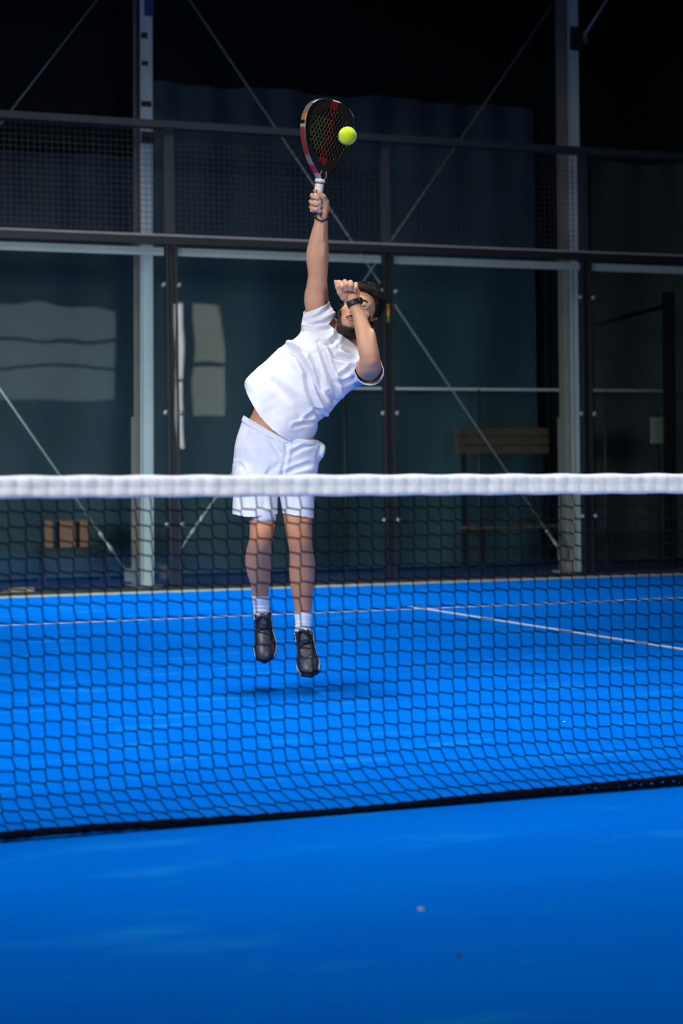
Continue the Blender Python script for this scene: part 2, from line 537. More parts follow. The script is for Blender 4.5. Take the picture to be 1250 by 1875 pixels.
for i in range(1, 40): wm.box(i * .05 - .0018, i * .05 + .0018, .052, .0556, 3.03, 3.97)
for i in range(1, 20): wm.box(0.02, 1.98, .0484, .052, 3.0 + i * .05 - .0018, 3.0 + i * .05 + .0018)
wm_me = wm.mesh('mesh_panel'); wm_me.materials.append(M['wire'])
for X in (-5, -3, -1, 1, 3):
    g = bpy.data.objects.new('glass_panel', gl_me); link(g, enc); g.location = (X, 0, 0)
    for zz in (0.57, 1.53, 2.62):
        for xx in (0.068, 1.932):
            b = bpy.data.objects.new('bolt', bolt_me); link(b, g); b.location = (xx, 0, zz)
    t = bpy.data.objects.new('top_trim', tr_me); link(t, enc); t.location = (X, 0, 0)
    mp_ = bpy.data.objects.new('mesh_panel', wm_me); link(mp_, enc); mp_.location = (X, 0, 0); mp_['kind'] = 'stuff'
MB().box(-5.05, 5.05, -0.02, 0.10, 2.97, 3.035, 0.004).build('middle_rail', M['black_steel'], enc)
MB().box(-5.05, 5.05, -0.024, -0.004, 3.035, 3.055, 0.002).build('rail_lip', M['column_dark'], enc)
MB().box(-5.05, 5.05, 0.0, 0.09, 3.965, 4.03, 0.004).build('top_rail', M['grey_post'], enc)
# small three-colour chip on the middle post
for nm, z0, z1, c in (('orange', 2.46, 2.51, (0.55, 0.20, 0.05)), ('amber', 2.405, 2.46, (0.85, 0.42, 0.03)), ('green', 2.35, 2.405, (0.14, 0.30, 0.06))):
    o = MB().box(0.985, 1.008, 0.008, 0.0135, z0, z1).build('colour_chip', mat('chip_' + nm, c, 0.4, 0.5), enc)
    o['label'] = nm + ' band of the small colour chip on the middle post'

# ---- things standing behind the glass
def board(name, u0, u1, v0, v1, y, th, m, label, cat, **k):
    a = at_y(u0, v1, y); b = at_y(u1, v0, y)
    o = MB().box(a.x, b.x, y - th, y, a.z, b.z, 0.004).build(name, M[m])
    tag(o, label, cat)
    return o


rl = empty('handrail', (1.1, 12.1, 0)); tag(rl, 'thin pale handrail with posts running behind the right glass', 'handrail')
zr = at_y(900, 713, 12.1).z
MB().tube([(0, 0, zr), (6.5, 0, zr)], 0.016, 8).build('rail', M['trim'], rl, True)
for k in range(5):
    MB().tube([(0.25 + k * 1.5, 0.0, -0.02), (0.25 + k * 1.5, 0, zr)], 0.018, 8).build('rail_post', M['grey_post'], rl, True)
pn = empty('wooden_bench', (at_y(920, 800, 11.9).x, 11.85, 0)); tag(pn, 'brown wooden bench back behind the right glass', 'bench')
za, zb_ = at_y(920, 832, 11.85).z, at_y(920, 783, 11.85).z
for k in range(3):
    h = (zb_ - za) / 3
    MB().box(-.55, .50, -.02, .02, za + k * h + .006, za + (k + 1) * h - .006, .004).build('back_slat', M['wood'], pn)
for k in range(3):
    MB().box(-.55, .50, -.42 + k * .13, -.31 + k * .13, .43, .46, .004).build('seat_slat', M['wood'], pn)
for sx in (-.48, .42):
    MB().box(sx, sx + .05, .02, .06, -.02, zb_).box(sx, sx + .05, -.42, .02, .39, .43).box(sx, sx + .05, -.42, -.37, -.02, .40).build('leg', M['black_steel'], pn)
nb = empty('notice_sign', (at_y(1203, 790, 11.8).x, 11.8, 0)); tag(nb, 'small pale notice sign on a post near the right edge', 'sign')
MB().box(-.085, .085, -.02, .0, at_y(1203, 812, 11.8).z, at_y(1203, 764, 11.8).z, .003).build('panel', M['notice'], nb)
MB().tube([(0.02, .02, -.02), (0.02, .02, 1.62)], .016, 8).build('pole', M['grey_post'], nb, True)
dp = empty('dark_post', (at_y(1226, 800, 11.6).x, 11.6, 0)); tag(dp, 'dark square post with a diagonal strut at the right edge behind glass', 'post')
MB().box(-.05, .05, -.05, .05, -.02, 2.9, .005).build('upright', M['black_steel'], dp)
MB().tube([(-.04, 0, 2.75), (-1.2, .2, 2.45)], .022, 8).build('strut', M['black_steel'], dp, True)

pl = empty('low_rack', (at_y(135, 1030, 12.0).x, 12.0, 0)); tag(pl, 'low dark rack standing behind the left glass', 'rack')
zc = at_y(135, 1001, 12.0).z
MB().box(-.35, .35, -.14, .14, zc - .03, zc, .004).build('shelf', M['black_steel'], pl)
for sx in (-.32, .29):
    for sy in (-.13, .10):
        MB().box(sx, sx + .03, sy, sy + .03, -.02, zc - .03).build('leg', M['black_steel'], pl)
for (u0, u1, v0, lab) in ((108, 133, 953, 'largest orange-brown cardboard box on the low rack'), (144, 158, 952, 'narrow brown cardboard box at the right end of the low rack'), (86, 93, 953, 'thin brown carton at the left end of the low rack')):
    a = at_y(u0, 1001, 12.0); b = at_y(u1, v0, 12.0)
    e = empty('cardboard_box', ((a.x + b.x) / 2, 12.0, zc)); tag(e, lab, 'box', 'boxes behind the left glass')
    hw = (b.x - a.x) / 2; h = b.z - zc
    MB().box(-hw, hw, -.10, .10, 0, h * .96, .003).build('body', M['orange'], e)
    MB().box(-hw, -.003, -.10, .10, h * .965, h, .001).box(.003, hw, -.10, .10, h * .965, h, .001).build('flap', M['orange'], e)
for i, (u0, u1, v) in enumerate(((17, 60, 1076), (0, 20, 1078))):
    a = at_y(u0, v, 10.35); b = at_y(u1, v, 10.35)
    o = MB().box(a.x, b.x, 10.25, 10.35, -.02, .055 - .02 * i, .006).build('wooden_block', M['plank'])
    tag(o, ('pale wooden block lying behind the glass foot at left', 'shorter wooden block lying at the left edge behind the glass')[i], 'wood block')

# ------------------------------------------------------------------ net
net = empty('court_net', (0, 0, 0))
tag(net, 'dark mesh court net with white top tape stretched across the foreground', 'net')


def net_top(x):
    return 0.915 - 0.035 * (1 - (abs(x) / 5.0)) ** 1.0 + 0.0


CELL = 0.0405
NX = int(9.9 / CELL)
NROW = 22
bulge = lambda x: 0.5 + 0.5 * math.sin(x * 1.9 + 1.3) + 0.15 * math.sin(x * 5.1)


def hemz(x):
    """height of the bottom hem: on the floor at left, lifted a little towards the right"""
    return 0.012 + 0.016 * max(0, min(1, (x + 2.6) / 1.4)) + 0.006 * math.sin(x * 4.3) * math.sin(x * 1.3)


def net_pt(x, r, dx=0, dz=0):
    """r: row coordinate, 0 = under the tape, NROW = bottom hem"""
    zt = net_top(x) - 0.052
    t = r / NROW
    L = zt - hemz(x)
    gath = 0.0                 # extra cloth gathered near the floor
    z = zt - L * (t + (0.045 + 0.015 * math.sin(x * 2.7)) * math.sin(math.pi * min(1, t)) * t * t * 2)
    tt = max(0, (t - .80) / .20)
    y = 0.05 * math.sin(math.pi * min(1, t ** 2)) * bulge(x) - 0.03 * tt * tt
    sh = 0.048 * tt * tt * (0.85 + .45 * math.sin(x * 2.3 + 2.0)) + 0.008 * t
    return (x + dx + sh, y, z + dz)


random.seed(11)
nm = MB()
jit = [[(random.gauss(0, .0011), random.gauss(0, .0011)) for _ in range(NROW + 1)] for _ in range(NX + 1)]
for r in range(1, NROW):
    pts = []
    for i in range(NX + 1):
        x = -4.95 + i * CELL
        jx, jz = jit[i][r]
        pts.append(net_pt(x, r, jx - .0022, jz - .0032))
        pts.append(net_pt(x, r, jx + .0022, jz + .0032))
    nm.tube(pts, 0.0022, 4, False)
for i in range(NX + 1):
    x = -4.95 + i * CELL
    pts = []
    for r in range(NROW + 1):
        jx, jz = jit[i][r]
        pts.append(net_pt(x, r, jx + .0022, jz + .0032))
        pts.append(net_pt(x, r, jx - .0022, jz - .0032))
    nm.tube(pts, 0.0020, 4, False)
o = nm.build('twine_mesh', M['twine'], net, True); o['kind'] = 'stuff'
# top tape: folded canvas with the net cord pressing through
tb = MB()
nseg = NX * 6
prof = [(-.010, .000), (-.012, .012), (-.0105, .022), (-.0125, .030), (-.0115, .044), (-.007, .053), (0, .057), (.007, .053), (.0115, .044), (.012, .028), (.011, .012), (.010, 0)]
for i in range(nseg + 1):
    x = -4.97 + 9.94 * i / nseg
    ph = (x + 4.95) / CELL
    seam = math.exp(-(((ph % 1) - .5) / .12) ** 2)
    n1 = math.sin(ph * 2.1) * .5 + math.sin(ph * 5.3 + 1) * .3
    for k, (y, z) in enumerate(prof):
        yy = y
        if k < 6:
            puff = math.sin(math.pi * min(1, z / .026)) if z < .026 else .8 * math.sin(math.pi * min(1, (z - .026) / .03))
            yy = y - .0055 * puff * (1 - seam) + .0015 * n1 * (z > .026)
            if abs(z - .026) < .006: yy += .004 + .0015 * n1
        tb.v.append((x, yy + .002, net_top(x) - .057 + z + .0012 * math.sin(ph * 1.7 + k)))
K = len(prof)
for i in range(nseg):
    for k in range(K):
        a = i * K + k; b = i * K + (k + 1) % K
        tb.f.append((a, b, b + K, a + K))
tb.build('top_tape', M['tape'], net, True)
hb = MB()
for q in range(5):
    pts = []
    for i in range(int(NX * 1.5) + 1):
        x = -4.95 + i * CELL / 1.5
        p = net_pt(x, NROW)
        a = i * .9 + q * 1.256
        sp = 1 + .7 * max(0, min(1, (x + 3.1) / .8))
        pts.append((p[0], p[1] - .004 + sp * .009 * math.cos(a) + random.gauss(0, .001), max(.006, p[2] + sp * .0075 * math.sin(a) + random.gauss(0, .001))))
    hb.tube(pts, 0.0050, 5, False)
hb.build('bottom_rope', M['twine'], net, True)
for sx in (-1, 1):
    MB().box(sx * 5.0 - .04, sx * 5.0 + .04, -.04, .04, 0, 0.93, .006).build('net_post', M['black_steel'], net)

# ------------------------------------------------------------------ debris on the turf
def pebble(u, v, r, m, label):
    d = CM.to_3x3() @ Vector(((u - 625) / FPX, -(v - 937.5) / FPX, -1))
    p = CAM + d * (-CAM.z / d.z)
    bm = bmesh.new(); bmesh.ops.create_icosphere(bm, subdivisions=2, radius=r)
    rn = random.Random(int(u))
    for vv in bm.verts:
        vv.co *= 1 + rn.uniform(-.18, .18); vv.co.z *= .55
    me = bpy.data.meshes.new('pebble'); bm.to_mesh(me); bm.free(); me.materials.append(m)
    o = bpy.data.objects.new('pebble', me); link(o); o.location = (p.x, p.y, r * .45)
    tag(o, label, 'pebble', 'pebbles on the near turf')


pebble(770, 1667, .0062, M['notice'], 'tiny pale pebble on the blue turf in front of the net')
pebble(841, 1750, .0058, M['dark_tape'], 'tiny dark pebble on the near blue turf')
pebble(1033, 1322, .0035, M['tape'], 'white speck on the turf behind the net')

# ================================================================== PLAYER
# The figure is modelled as smooth implicit volumes in a frame whose X/Y/Z are the camera's right/up/back axes,
# D0 metres away, and then placed in the world as ordinary meshes.
D0 = 7.235
MPX = D0 / FPX


def pt(u, v, o=0.0):
    d = D0 - o
    return np.array([(u - 625) / FPX * d, -(v - 937.5) / FPX * d, -d])


def uvo(X, Y, Z):
    return 625 - FPX * X / Z, 937.5 + FPX * Y / Z, D0 + Z


def smin(a, b, k):
    if k <= 0: return np.minimum(a, b)
    h = np.clip(.5 + .5 * (b - a) / k, 0, 1)
    return b + (a - b) * h - k * h * (1 - h)


def smax(a, b, k):
    return -smin(-a, -b, k)


class Field:
    def __init__(s, lo, hi, h):
        s.h = h; s.lo = np.array(lo, dtype=float)
        n = np.ceil((np.array(hi) - s.lo) / h).astype(int) + 1
        s.ax = [(s.lo[i] + h * np.arange(n[i])).astype(np.float32) for i in range(3)]
        s.F = np.full(tuple(n), 1.0, dtype=np.float32)

    def sub(s, lo, hi):
        sl = []
        for i in range(3):
            a = max(0, int(math.floor((lo[i] - s.lo[i]) / s.h))); b = min(len(s.ax[i]), int(math.ceil((hi[i] - s.lo[i]) / s.h)) + 1)
            if b <= a: return None, None
            sl.append(slice(a, b))
        G = (s.ax[0][sl[0]][:, None, None], s.ax[1][sl[1]][None, :, None], s.ax[2][sl[2]][None, None, :])
        return tuple(sl), G

    def add(s, prim, k=0.01, cut=False):
        lo, hi, fn = prim
        pad = k + 3 * s.h + .004
        sl, G = s.sub(lo - pad, hi + pad)
        if sl is None: return
        d = fn(*G).astype(np.float32)
        if cut: s.F[sl] = smax(s.F[sl], -d, k)
        else: s.F[sl] = smin(s.F[sl], d, k)

    def whole(s):
        return s.ax[0][:, None, None], s.ax[1][None, :, None], s.ax[2][None, None, :]


def cone(a, b, ra, rb):
    a = np.array(a, float); b = np.array(b, float); R = max(ra, rb)
    ab = b - a; L2 = float(ab @ ab) + 1e-12
    def fn(X, Y, Z):
        t = np.clip(((X - a[0]) * ab[0] + (Y - a[1]) * ab[1] + (Z - a[2]) * ab[2]) / L2, 0, 1)
        return np.sqrt((X - a[0] - t * ab[0]) ** 2 + (Y - a[1] - t * ab[1]) ** 2 + (Z - a[2] - t * ab[2]) ** 2) - (ra + (rb - ra) * t)
    return np.minimum(a, b) - R, np.maximum(a, b) + R, fn


def ell(c, r, R=None):
    c = np.array(c, float); r = np.array(r, float)
    R = np.eye(3) if R is None else np.array(R, float)       # columns = local axes
    m = r.max()
    def fn(X, Y, Z):
        x, y, z = X - c[0], Y - c[1], Z - c[2]
        q = [(R[0, i] * x + R[1, i] * y + R[2, i] * z) for i in range(3)]
        k0 = np.sqrt((q[0] / r[0]) ** 2 + (q[1] / r[1]) ** 2 + (q[2] / r[2]) ** 2)
        k1 = np.sqrt((q[0] / r[0] ** 2) ** 2 + (q[1] / r[1] ** 2) ** 2 + (q[2] / r[2] ** 2) ** 2) + 1e-6
        return k0 * (k0 - 1) / k1
    return c - m, c + m, fn


def surface_nets(F, lo, h):
    S = (F < 0)
    n = F.shape
    cnt = np.zeros((n[0] - 1, n[1] - 1, n[2] - 1), dtype=np.uint8)
    for a in (0, 1):
        for b in (0, 1):
            for c in (0, 1):
                cnt += S[a:n[0] - 1 + a, b:n[1] - 1 + b, c:n[2] - 1 + c]
    act = (cnt > 0) & (cnt < 8)
    I = np.argwhere(act)
    idx = np.full(act.shape, -1, dtype=np.int32)
    idx[I[:, 0], I[:, 1], I[:, 2]] = np.arange(len(I))
    acc = np.zeros((len(I), 3)); num = np.zeros(len(I))
    cor = [(a, b, c) for a in (0, 1) for b in (0, 1) for c in (0, 1)]
    val = {c: F[I[:, 0] + c[0], I[:, 1] + c[1], I[:, 2] + c[2]].astype(float) for c in cor}
    for c in cor:
        for ax in range(3):
            if c[ax] == 1: continue
            e = list(c); e[ax] = 1; e = tuple(e)
            f0, f1 = val[c], val[e]
            m = (f0 < 0) != (f1 < 0)
            t = np.where(m, f0 / np.where(m, f0 - f1, 1), 0)
            p = np.tile(np.array(c, float), (len(I), 1)); p[:, ax] += t
            acc[m] += p[m]; num[m] += 1
    V = lo + h * (I + acc / np.maximum(num, 1)[:, None])
    Q = []
    for ax in range(3):
        o1, o2 = (ax + 1) % 3, (ax + 2) % 3
        sa = [slice(None)] * 3; sb = [slice(None)] * 3
        sa[ax] = slice(0, n[ax] - 1); sb[ax] = slice(1, n[ax])
        d = S[tuple(sa)] != S[tuple(sb)]
        E = np.argwhere(d)
        E = E[(E[:, o1] > 0) & (E[:, o2] > 0) & (E[:, o1] < n[o1] - 1) & (E[:, o2] < n[o2] - 1)]
        if not len(E): continue
        inside = S[E[:, 0], E[:, 1], E[:, 2]]
        def cell(d1, d2):
            q = E.copy(); q[:, o1] -= d1; q[:, o2] -= d2
            return idx[q[:, 0], q[:, 1], q[:, 2]]
        f = np.stack([cell(1, 1), cell(0, 1), cell(0, 0), cell(1, 0)], 1)
        f[~inside] = f[~inside][:, ::-1]
        Q.append(f)
    Q = np.concatenate(Q)
    return V, Q[(Q >= 0).all(1)]


def relax(V, Q, it=2, lam=.5):
    e = np.concatenate([Q[:, [0, 1]], Q[:, [1, 2]], Q[:, [2, 3]], Q[:, [3, 0]]])
    e = np.concatenate([e, e[:, ::-1]])
    for _ in range(it):
        s = np.stack([np.bincount(e[:, 0], weights=V[e[:, 1], k], minlength=len(V)) for k in range(3)], 1)
        c = np.bincount(e[:, 0], minlength=len(V))
        V = V + lam * (s / np.maximum(c, 1)[:, None] - V)
    return V


def normals(V, Q):
    nrm = np.cross(V[Q[:, 2]] - V[Q[:, 0]], V[Q[:, 3]] - V[Q[:, 1]])
    N = np.zeros_like(V)
    for k in range(4):
        for a in range(3):
            N[:, a] += np.bincount(Q[:, k], weights=nrm[:, a], minlength=len(V))
    return N / (np.linalg.norm(N, axis=1)[:, None] + 1e-12)


def trim(V, Q, g):
    """keep the side g(V) > 0 and pull the open edge onto g = 0"""
    G = g(V)
    keep = (G[Q] > 0).any(1)
    Q = Q[keep]
    used = np.unique(Q)
    eps = 1e-4
    bad = used[(G[used] < 0)]
    for _ in range(3):
        P = V[bad]; g0 = g(P)
        gr = np.stack([(g(P + np.eye(3)[k] * eps) - g0) / eps for k in range(3)], 1)
        V[bad] = P - gr * (g0 / ((gr ** 2).sum(1) + 1e-9))[:, None]
    mp = np.full(len(V), -1); mp[used] = np.arange(len(used))
    return V[used], mp[Q]


_cm = np.array(CM)
BASE = Vector(cam2world(*pt(520, 1250, 0.0))); BASE.z = 0.0
CMB = np.array(Matrix.Translation(-BASE) @ CM)       # camera frame -> the player's own frame


def to_local(V, mat4=CMB):
    return V @ mat4[:3, :3].T + mat4[:3, 3]


def mk(name, V, Q, material, parent, solid=0.0, colors=None, frame=CMB):
    me = bpy.data.meshes.new(name)
    L = to_local(np.asarray(V, float), frame)
    me.vertices.add(len(L)); me.vertices.foreach_set('co', L.ravel())
    me.loops.add(Q.size); me.loops.foreach_set('vertex_index', Q.ravel().astype(np.int32))
    me.polygons.add(len(Q)); me.polygons.foreach_set('loop_start', np.arange(0, Q.size, 4, dtype=np.int32))
    me.update(calc_edges=True); me.validate()
    me.polygons.foreach_set('use_smooth', [True] * len(me.polygons))
    if colors is not None:
        at = me.color_attributes.new('paint', 'FLOAT_COLOR', 'POINT')
        at.data.foreach_set('color', np.concatenate([colors, np.ones((len(colors), 1))], 1).ravel().astype(np.float32))
    me.materials.append(material)
    o = bpy.data.objects.new(name, me)
    link(o, parent)
    if solid:
        sm = o.modifiers.new('cloth', 'SOLIDIFY'); sm.thickness = solid; sm.offset = -1
    return o


def mkmb(name, mb, material, parent, frame=CMB, smooth=True):
    """MB built in the camera frame -> object under the player"""
    A = to_local(np.array(mb.v, float), frame)
    mb.v = [tuple(a) for a in A]
    return mb.build(name, material, parent, smooth)


M['skin'] = mat('skin', (0.5, 0.5, 0.5), 0.5, 0.35, var=0.10, scale=9, sss=0.12, bump=0.06, bscale=260)
_nt = M['skin'].node_tree
_at = _nt.nodes.new('ShaderNodeAttribute'); _at.attribute_name = 'paint'
_mu = _nt.nodes.new('ShaderNodeMix'); _mu.data_type = 'RGBA'; _mu.blend_type = 'MULTIPLY'; _mu.inputs['Factor'].default_value = 1.0
_old = _nt.nodes['Principled BSDF'].inputs['Base Color'].links[0].from_socket
_nt.links.new(_old, _mu.inputs['A']); _nt.links.new(_at.outputs['Color'], _mu.inputs['B'])
_nt.links.new(_mu.outputs['Result'], _nt.nodes['Principled BSDF'].inputs['Base Color'])
M['shirt'] = mat('white_shirt', (0.65, 0.66, 0.73), 0.85, 0.15, var=0.03, scale=20, bump=0.08, bscale=700, sheen=0.1)
M['shorts'] = mat('white_shorts', (0.67, 0.69, 0.765), 0.8, 0.2, var=0.03, scale=20, bump=0.06, bscale=700)
M['sock'] = mat('white_sock', (0.82, 0.83, 0.87), 0.9, 0.1, var=0.05, scale=60, bump=0.3, bscale=500)
M['hair'] = mat('dark_hair', (0.009, 0.007, 0.006), 0.7, 0.15, var=0.5, scale=120, bump=0.6, bscale=300)
M['beard'] = mat('beard', (0.030, 0.018, 0.013), 0.7, 0.2, var=0.5, scale=200, bump=0.7, bscale=500)
M['lip'] = mat('lips', (0.36, 0.13, 0.11), 0.45, 0.4)
M['eye_white'] = mat('eye_white', (0.46, 0.44, 0.43), 0.25, 0.5, var=0.03)
M['iris'] = mat('iris', (0.03, 0.018, 0.010), 0.2, 0.5)
M['shoe'] = mat('shoe_leather', (0.040, 0.045, 0.060), 0.42, 0.5, var=0.4, scale=30, bump=0.2, bscale=120)
M['lace'] = mat('shoe_lace', (0.008, 0.009, 0.014), 0.7, 0.3)
M['sole'] = mat('shoe_sole', (0.55, 0.55, 0.52), 0.6, 0.3, var=0.15, scale=30)
M['outsole'] = mat('shoe_outsole', (0.02, 0.02, 0.025), 0.6, 0.3)
M['watch'] = mat('watch_rubber', (0.010, 0.011, 0.014), 0.45, 0.4)
M['nail'] = mat('nail', (0.58, 0.38, 0.31), 0.35, 0.5)

person = empty('person', BASE)
tag(person, 'man in white shirt and shorts leaping to smash with raised racket', 'person')

# ---------------------------------------------------------------- head frame
EAR = pt(654, 581, -0.085)
_y, _p, _ro = math.radians(11), math.radians(17), math.radians(16.5)
Ry = np.array([[math.cos(_y), 0, -math.sin(_y)], [0, 1, 0], [math.sin(_y), 0, math.cos(_y)]])
Rp = np.array([[1, 0, 0], [0, math.cos(_p), math.sin(_p)], [0, -math.sin(_p), math.cos(_p)]])
Rr = np.array([[math.cos(_ro), math.sin(_ro), 0], [-math.sin(_ro), math.cos(_ro), 0], [0, 0, 1]])
HR = Rr @ Ry @ Rp            # columns: head right (viewer), up, forward


def hp(x, y, z):
    return EAR + HR @ np.array([x, y, z])


def hcone(a, b, ra, rb): return cone(hp(*a), hp(*b), ra, rb)
def hell(c, r, R=None): return ell(hp(*c), r, HR if R is None else HR @ R)


def head_prims():
    P = []
    P.append((hell((0, .050, -.010), (.073, .082, .094)), .0, 0))
    P.append((hell((0, -.018, .030), (.060, .085, .058)), .03, 0))
    P.append((hell((0, .045, .045), (.060, .050, .045)), .02, 0))
    for s in (-1, 1):
        P.append((hcone((s * .056, -.035, .005), (s * .036, -.088, .045), .018, .017), .02, 0))
        P.append((hcone((s * .036, -.088, .045), (0, -.097, .070), .017, .018), .02, 0))
        P.append((hell((s * .043, -.008, .058), (.021, .017, .020)), .015, 0))
        P.append((hcone((s * .012, .037, .088), (s * .046, .036, .074), .009, .008), .010, 0))
    P.append((hell((0, -.094, .074), (.022, .018, .018)), .015, 0))
    P.append((hell((0, -.055, .074), (.030, .026, .018)), .012, 0))
    for s in (-1, 1):
        P.append((hell((s * .032, .018, .098), (.020, .0125, .020)), .012, 1))      # eye sockets
    P.append((hcone((0, .030, .086), (0, -.012, .108), .0075, .0095), .010, 0))
    P.append((hell((0, -.017, .108), (.012, .010, .011)), .006, 0))
    for s in (-1, 1):
        P.append((hell((s * .013, -.021, .096), (.008, .008, .010)), .006, 0))
        # eyelids
        P.append((hcone((s * .020, .0205, .0845), (s * .032, .0285, .0880), .0038, .0042), .003, 0))
        P.append((hcone((s * .032, .0285, .0880), (s * .045, .0205, .0795), .0042, .0038), .004, 0))
        P.append((hcone((s * .021, .0165, .0845), (s * .032, .0090, .0855), .0032, .0034), .003, 0))
        P.append((hcone((s * .032, .0090, .0855), (s * .044, .0165, .0795), .0034, .0032), .004, 0))
        # ears
        P.append((hell((s * .077, .000, -.012), (.008, .030, .018), np.array(Matrix.Rotation(s * .35, 3, 'Y'))), .006, 0))
        P.append((hell((s * .080, -.024, -.006), (.007, .011, .010)), .006, 0))
        P.append((hell((s * .086, .004, -.006), (.006, .016, .008)), .005, 1))
    # mouth slit
    P.append((hcone((-.018, -.0545, .0945), (.018, -.0545, .0945), .0032, .0032), .003, 1))
    return P


def hcoords(X, Y, Z):
    x, y, z = X - EAR[0], Y - EAR[1], Z - EAR[2]
    return [HR[0, i] * x + HR[1, i] * y + HR[2, i] * z for i in range(3)]


def chain(F, nodes, k=.003):
    """nodes: (u, v, o, r)"""
    P_ = np.array(nodes, float); n = len(P_)
    E_ = np.vstack([2 * P_[0] - P_[1], P_, 2 * P_[-1] - P_[-2]])
    out = [P_[0]]
    for i in range(n - 1):                                   # Catmull-Rom through the nodes
        p0, p1, p2, p3 = E_[i:i + 4]
        for t in (.25, .5, .75, 1.0):
            out.append(.5 * (2 * p1 + (p2 - p0) * t + (2 * p0 - 5 * p1 + 4 * p2 - p3) * t * t + (3 * p1 - p0 - 3 * p2 + p3) * t ** 3))
    nodes = out
    for a, b in zip(nodes[:-1], nodes[1:]):
        F.add(cone(pt(*a[:3]), pt(*b[:3]), a[3], b[3]), k)


# ---------------------------------------------------------------- body
B = Field(pt(415, 1200, -.42), pt(712, 326, .34), 0.0036)
B.lo[2] = -D0 - .42
px = MPX
# legs
RL = [(470, 838, -.02, .088), (473, 885, .02, .078), (478, 930, .06, .062), (480, 955, .085, .053), (479, 975, .105, .0495), (477, 990, .105, .047), (474.5, 1005, .07, .0505), (473, 1022, .03, .0545), (474, 1042, -.01, .052), (476, 1065, -.055, .042), (476.5, 1088, -.10, .034), (478, 1108, -.135, .031), (479.5, 1128, -.155, .032)]
LL = [(545, 842, -.02, .088), (546, 890, .01, .077), (545.5, 925, .04, .067), (545.5, 945, .055, .0605), (546.5, 969, .07, .055), (549, 990, .075, .0495), (550.5, 1003, .06, .0485), (553, 1026, .035, .0515), (553, 1048, .015, .053), (553, 1074, -.005, .0475), (554, 1094, -.02, .041), (555, 1118, -.035, .0345), (555, 1140, -.045, .031), (554.5, 1162, -.05, .032)]
chain(B, RL); chain(B, LL)
for (u, v, o) in ((479, 978, .125), (547.5, 982, .092)):       # knee caps
    B.add(ell(pt(u, v, o), (.026, .029, .026)), .014)
for (u, v, o) in ((468, 1018, -.0), (560, 1042, -.01)):         # calves
    B.add(ell(pt(u, v, o), (.034, .065, .040)), .02)
for a, b, r in (((477, 1000, .118), (476, 1085, -.078), .016), ((549, 1008, .092), (553, 1110, -.018), .018)):      # shin ridges
    B.add(cone(pt(*a), pt(*b), r, r * .8), .012)
for (u, v, o, rx, rv) in ((487, 1022, -.005, .026, .060), (543, 1036, .005, .028, .062), (566, 1030, .0, .024, .060)):
    B.add(ell(pt(u, v, o), (rx, rv, .032)), .014)
for (u, v, o, rx, rv) in ((559, 955, .085, .022, .042), (533, 958, .08, .020, .036), (470, 962, .10, .020, .034), (489, 962, .10, .020, .034)):   # thigh heads over the knee
    B.add(ell(pt(u, v, o), (rx, rv, .030)), .012)
# pelvis, waist, ribcage
B.add(ell(pt(508, 822, -.02), (.165, .10, .105)), .03)
B.add(ell(pt(506, 795, -.01), (.140, .10, .098)), .04)
TA = np.array([.614, .79, 0.0])
TE = np.array([.79, -.614, 0.0])
AX3 = TA * math.cos(.24) + np.array([0, 0, -1]) * math.sin(.24)
TR = np.stack([TE, AX3, np.cross(TE, AX3)], 1)
B.add(ell(pt(520, 762, -.01), (.128, .12, .090), TR), .05)
B.add(ell(pt(560, 712, -.06), (.140, .14, .100), TR), .05)
B.add(ell(pt(598, 668, -.10), (.150, .13, .100), TR), .05)
B.add(cone(pt(618, 648, -.13), pt(648, 598, -.11), .060, .054), .03)            # neck
B.add(cone(pt(600, 612, -.13), pt(660, 655, -.10), .055, .055), .03)            # shoulder girdle
# racket arm
RA = [(592, 612, -.12, .054), (583, 575, -.10, .050), (580.3, 550, -.08, .0490), (580, 535, -.07, .0465), (580.5, 519, -.055, .0425), (581.3, 506, -.045, .0395), (581.5, 490, -.035, .0425), (582.2, 468, -.02, .0450), (583, 447, -.008, .0410), (585, 428, .004, .0345), (587, 413, .012, .0290), (588, 402, .018, .0275)]
chain(B, RA)
B.add(ell(pt(572, 548, -.085), (.031, .055, .036)), .02)
B.add(ell(pt(572, 470, -.02), (.022, .05, .03)), .02)
B.add(ell(pt(590, 497, -.045), (.020, .040, .030)), .010)
B.add(ell(pt(589, 535, -.055), (.020, .050, .030)), .010)
B.add(ell(pt(591, 452, .006), (.016, .055, .024)), .010)
B.add(cone(pt(584, 440, .03), pt(586, 408, .036), .006, .005), .008)
B.add(cone(pt(590, 440, .03), pt(591, 408, .036), .006, .005), .008)
# left arm
LA1 = [(664, 664, -.09, .050), (670, 672, .0, .050), (675, 674, .09, .0495), (677.5, 668, .16, .046), (677, 658, .195, .040)]
LA2 = [(677, 658, .195, .040), (675.3, 645, .200, .0395), (671, 626, .195, .0375), (666, 608, .188, .0345), (660.5, 590, .180, .0290), (656, 575, .174, .0255), (651, 563, .168, .0245), (648, 555, .165, .0250)]
chain(B, LA1); chain(B, LA2)
B.add(ell(pt(680, 661, .212), (.020, .022, .022)), .008)
B.add(ell(pt(681.5, 630, .205), (.016, .062, .026)), .014)
B.add(ell(pt(662, 632, .205), (.016, .045, .022)), .010)       # elbow point
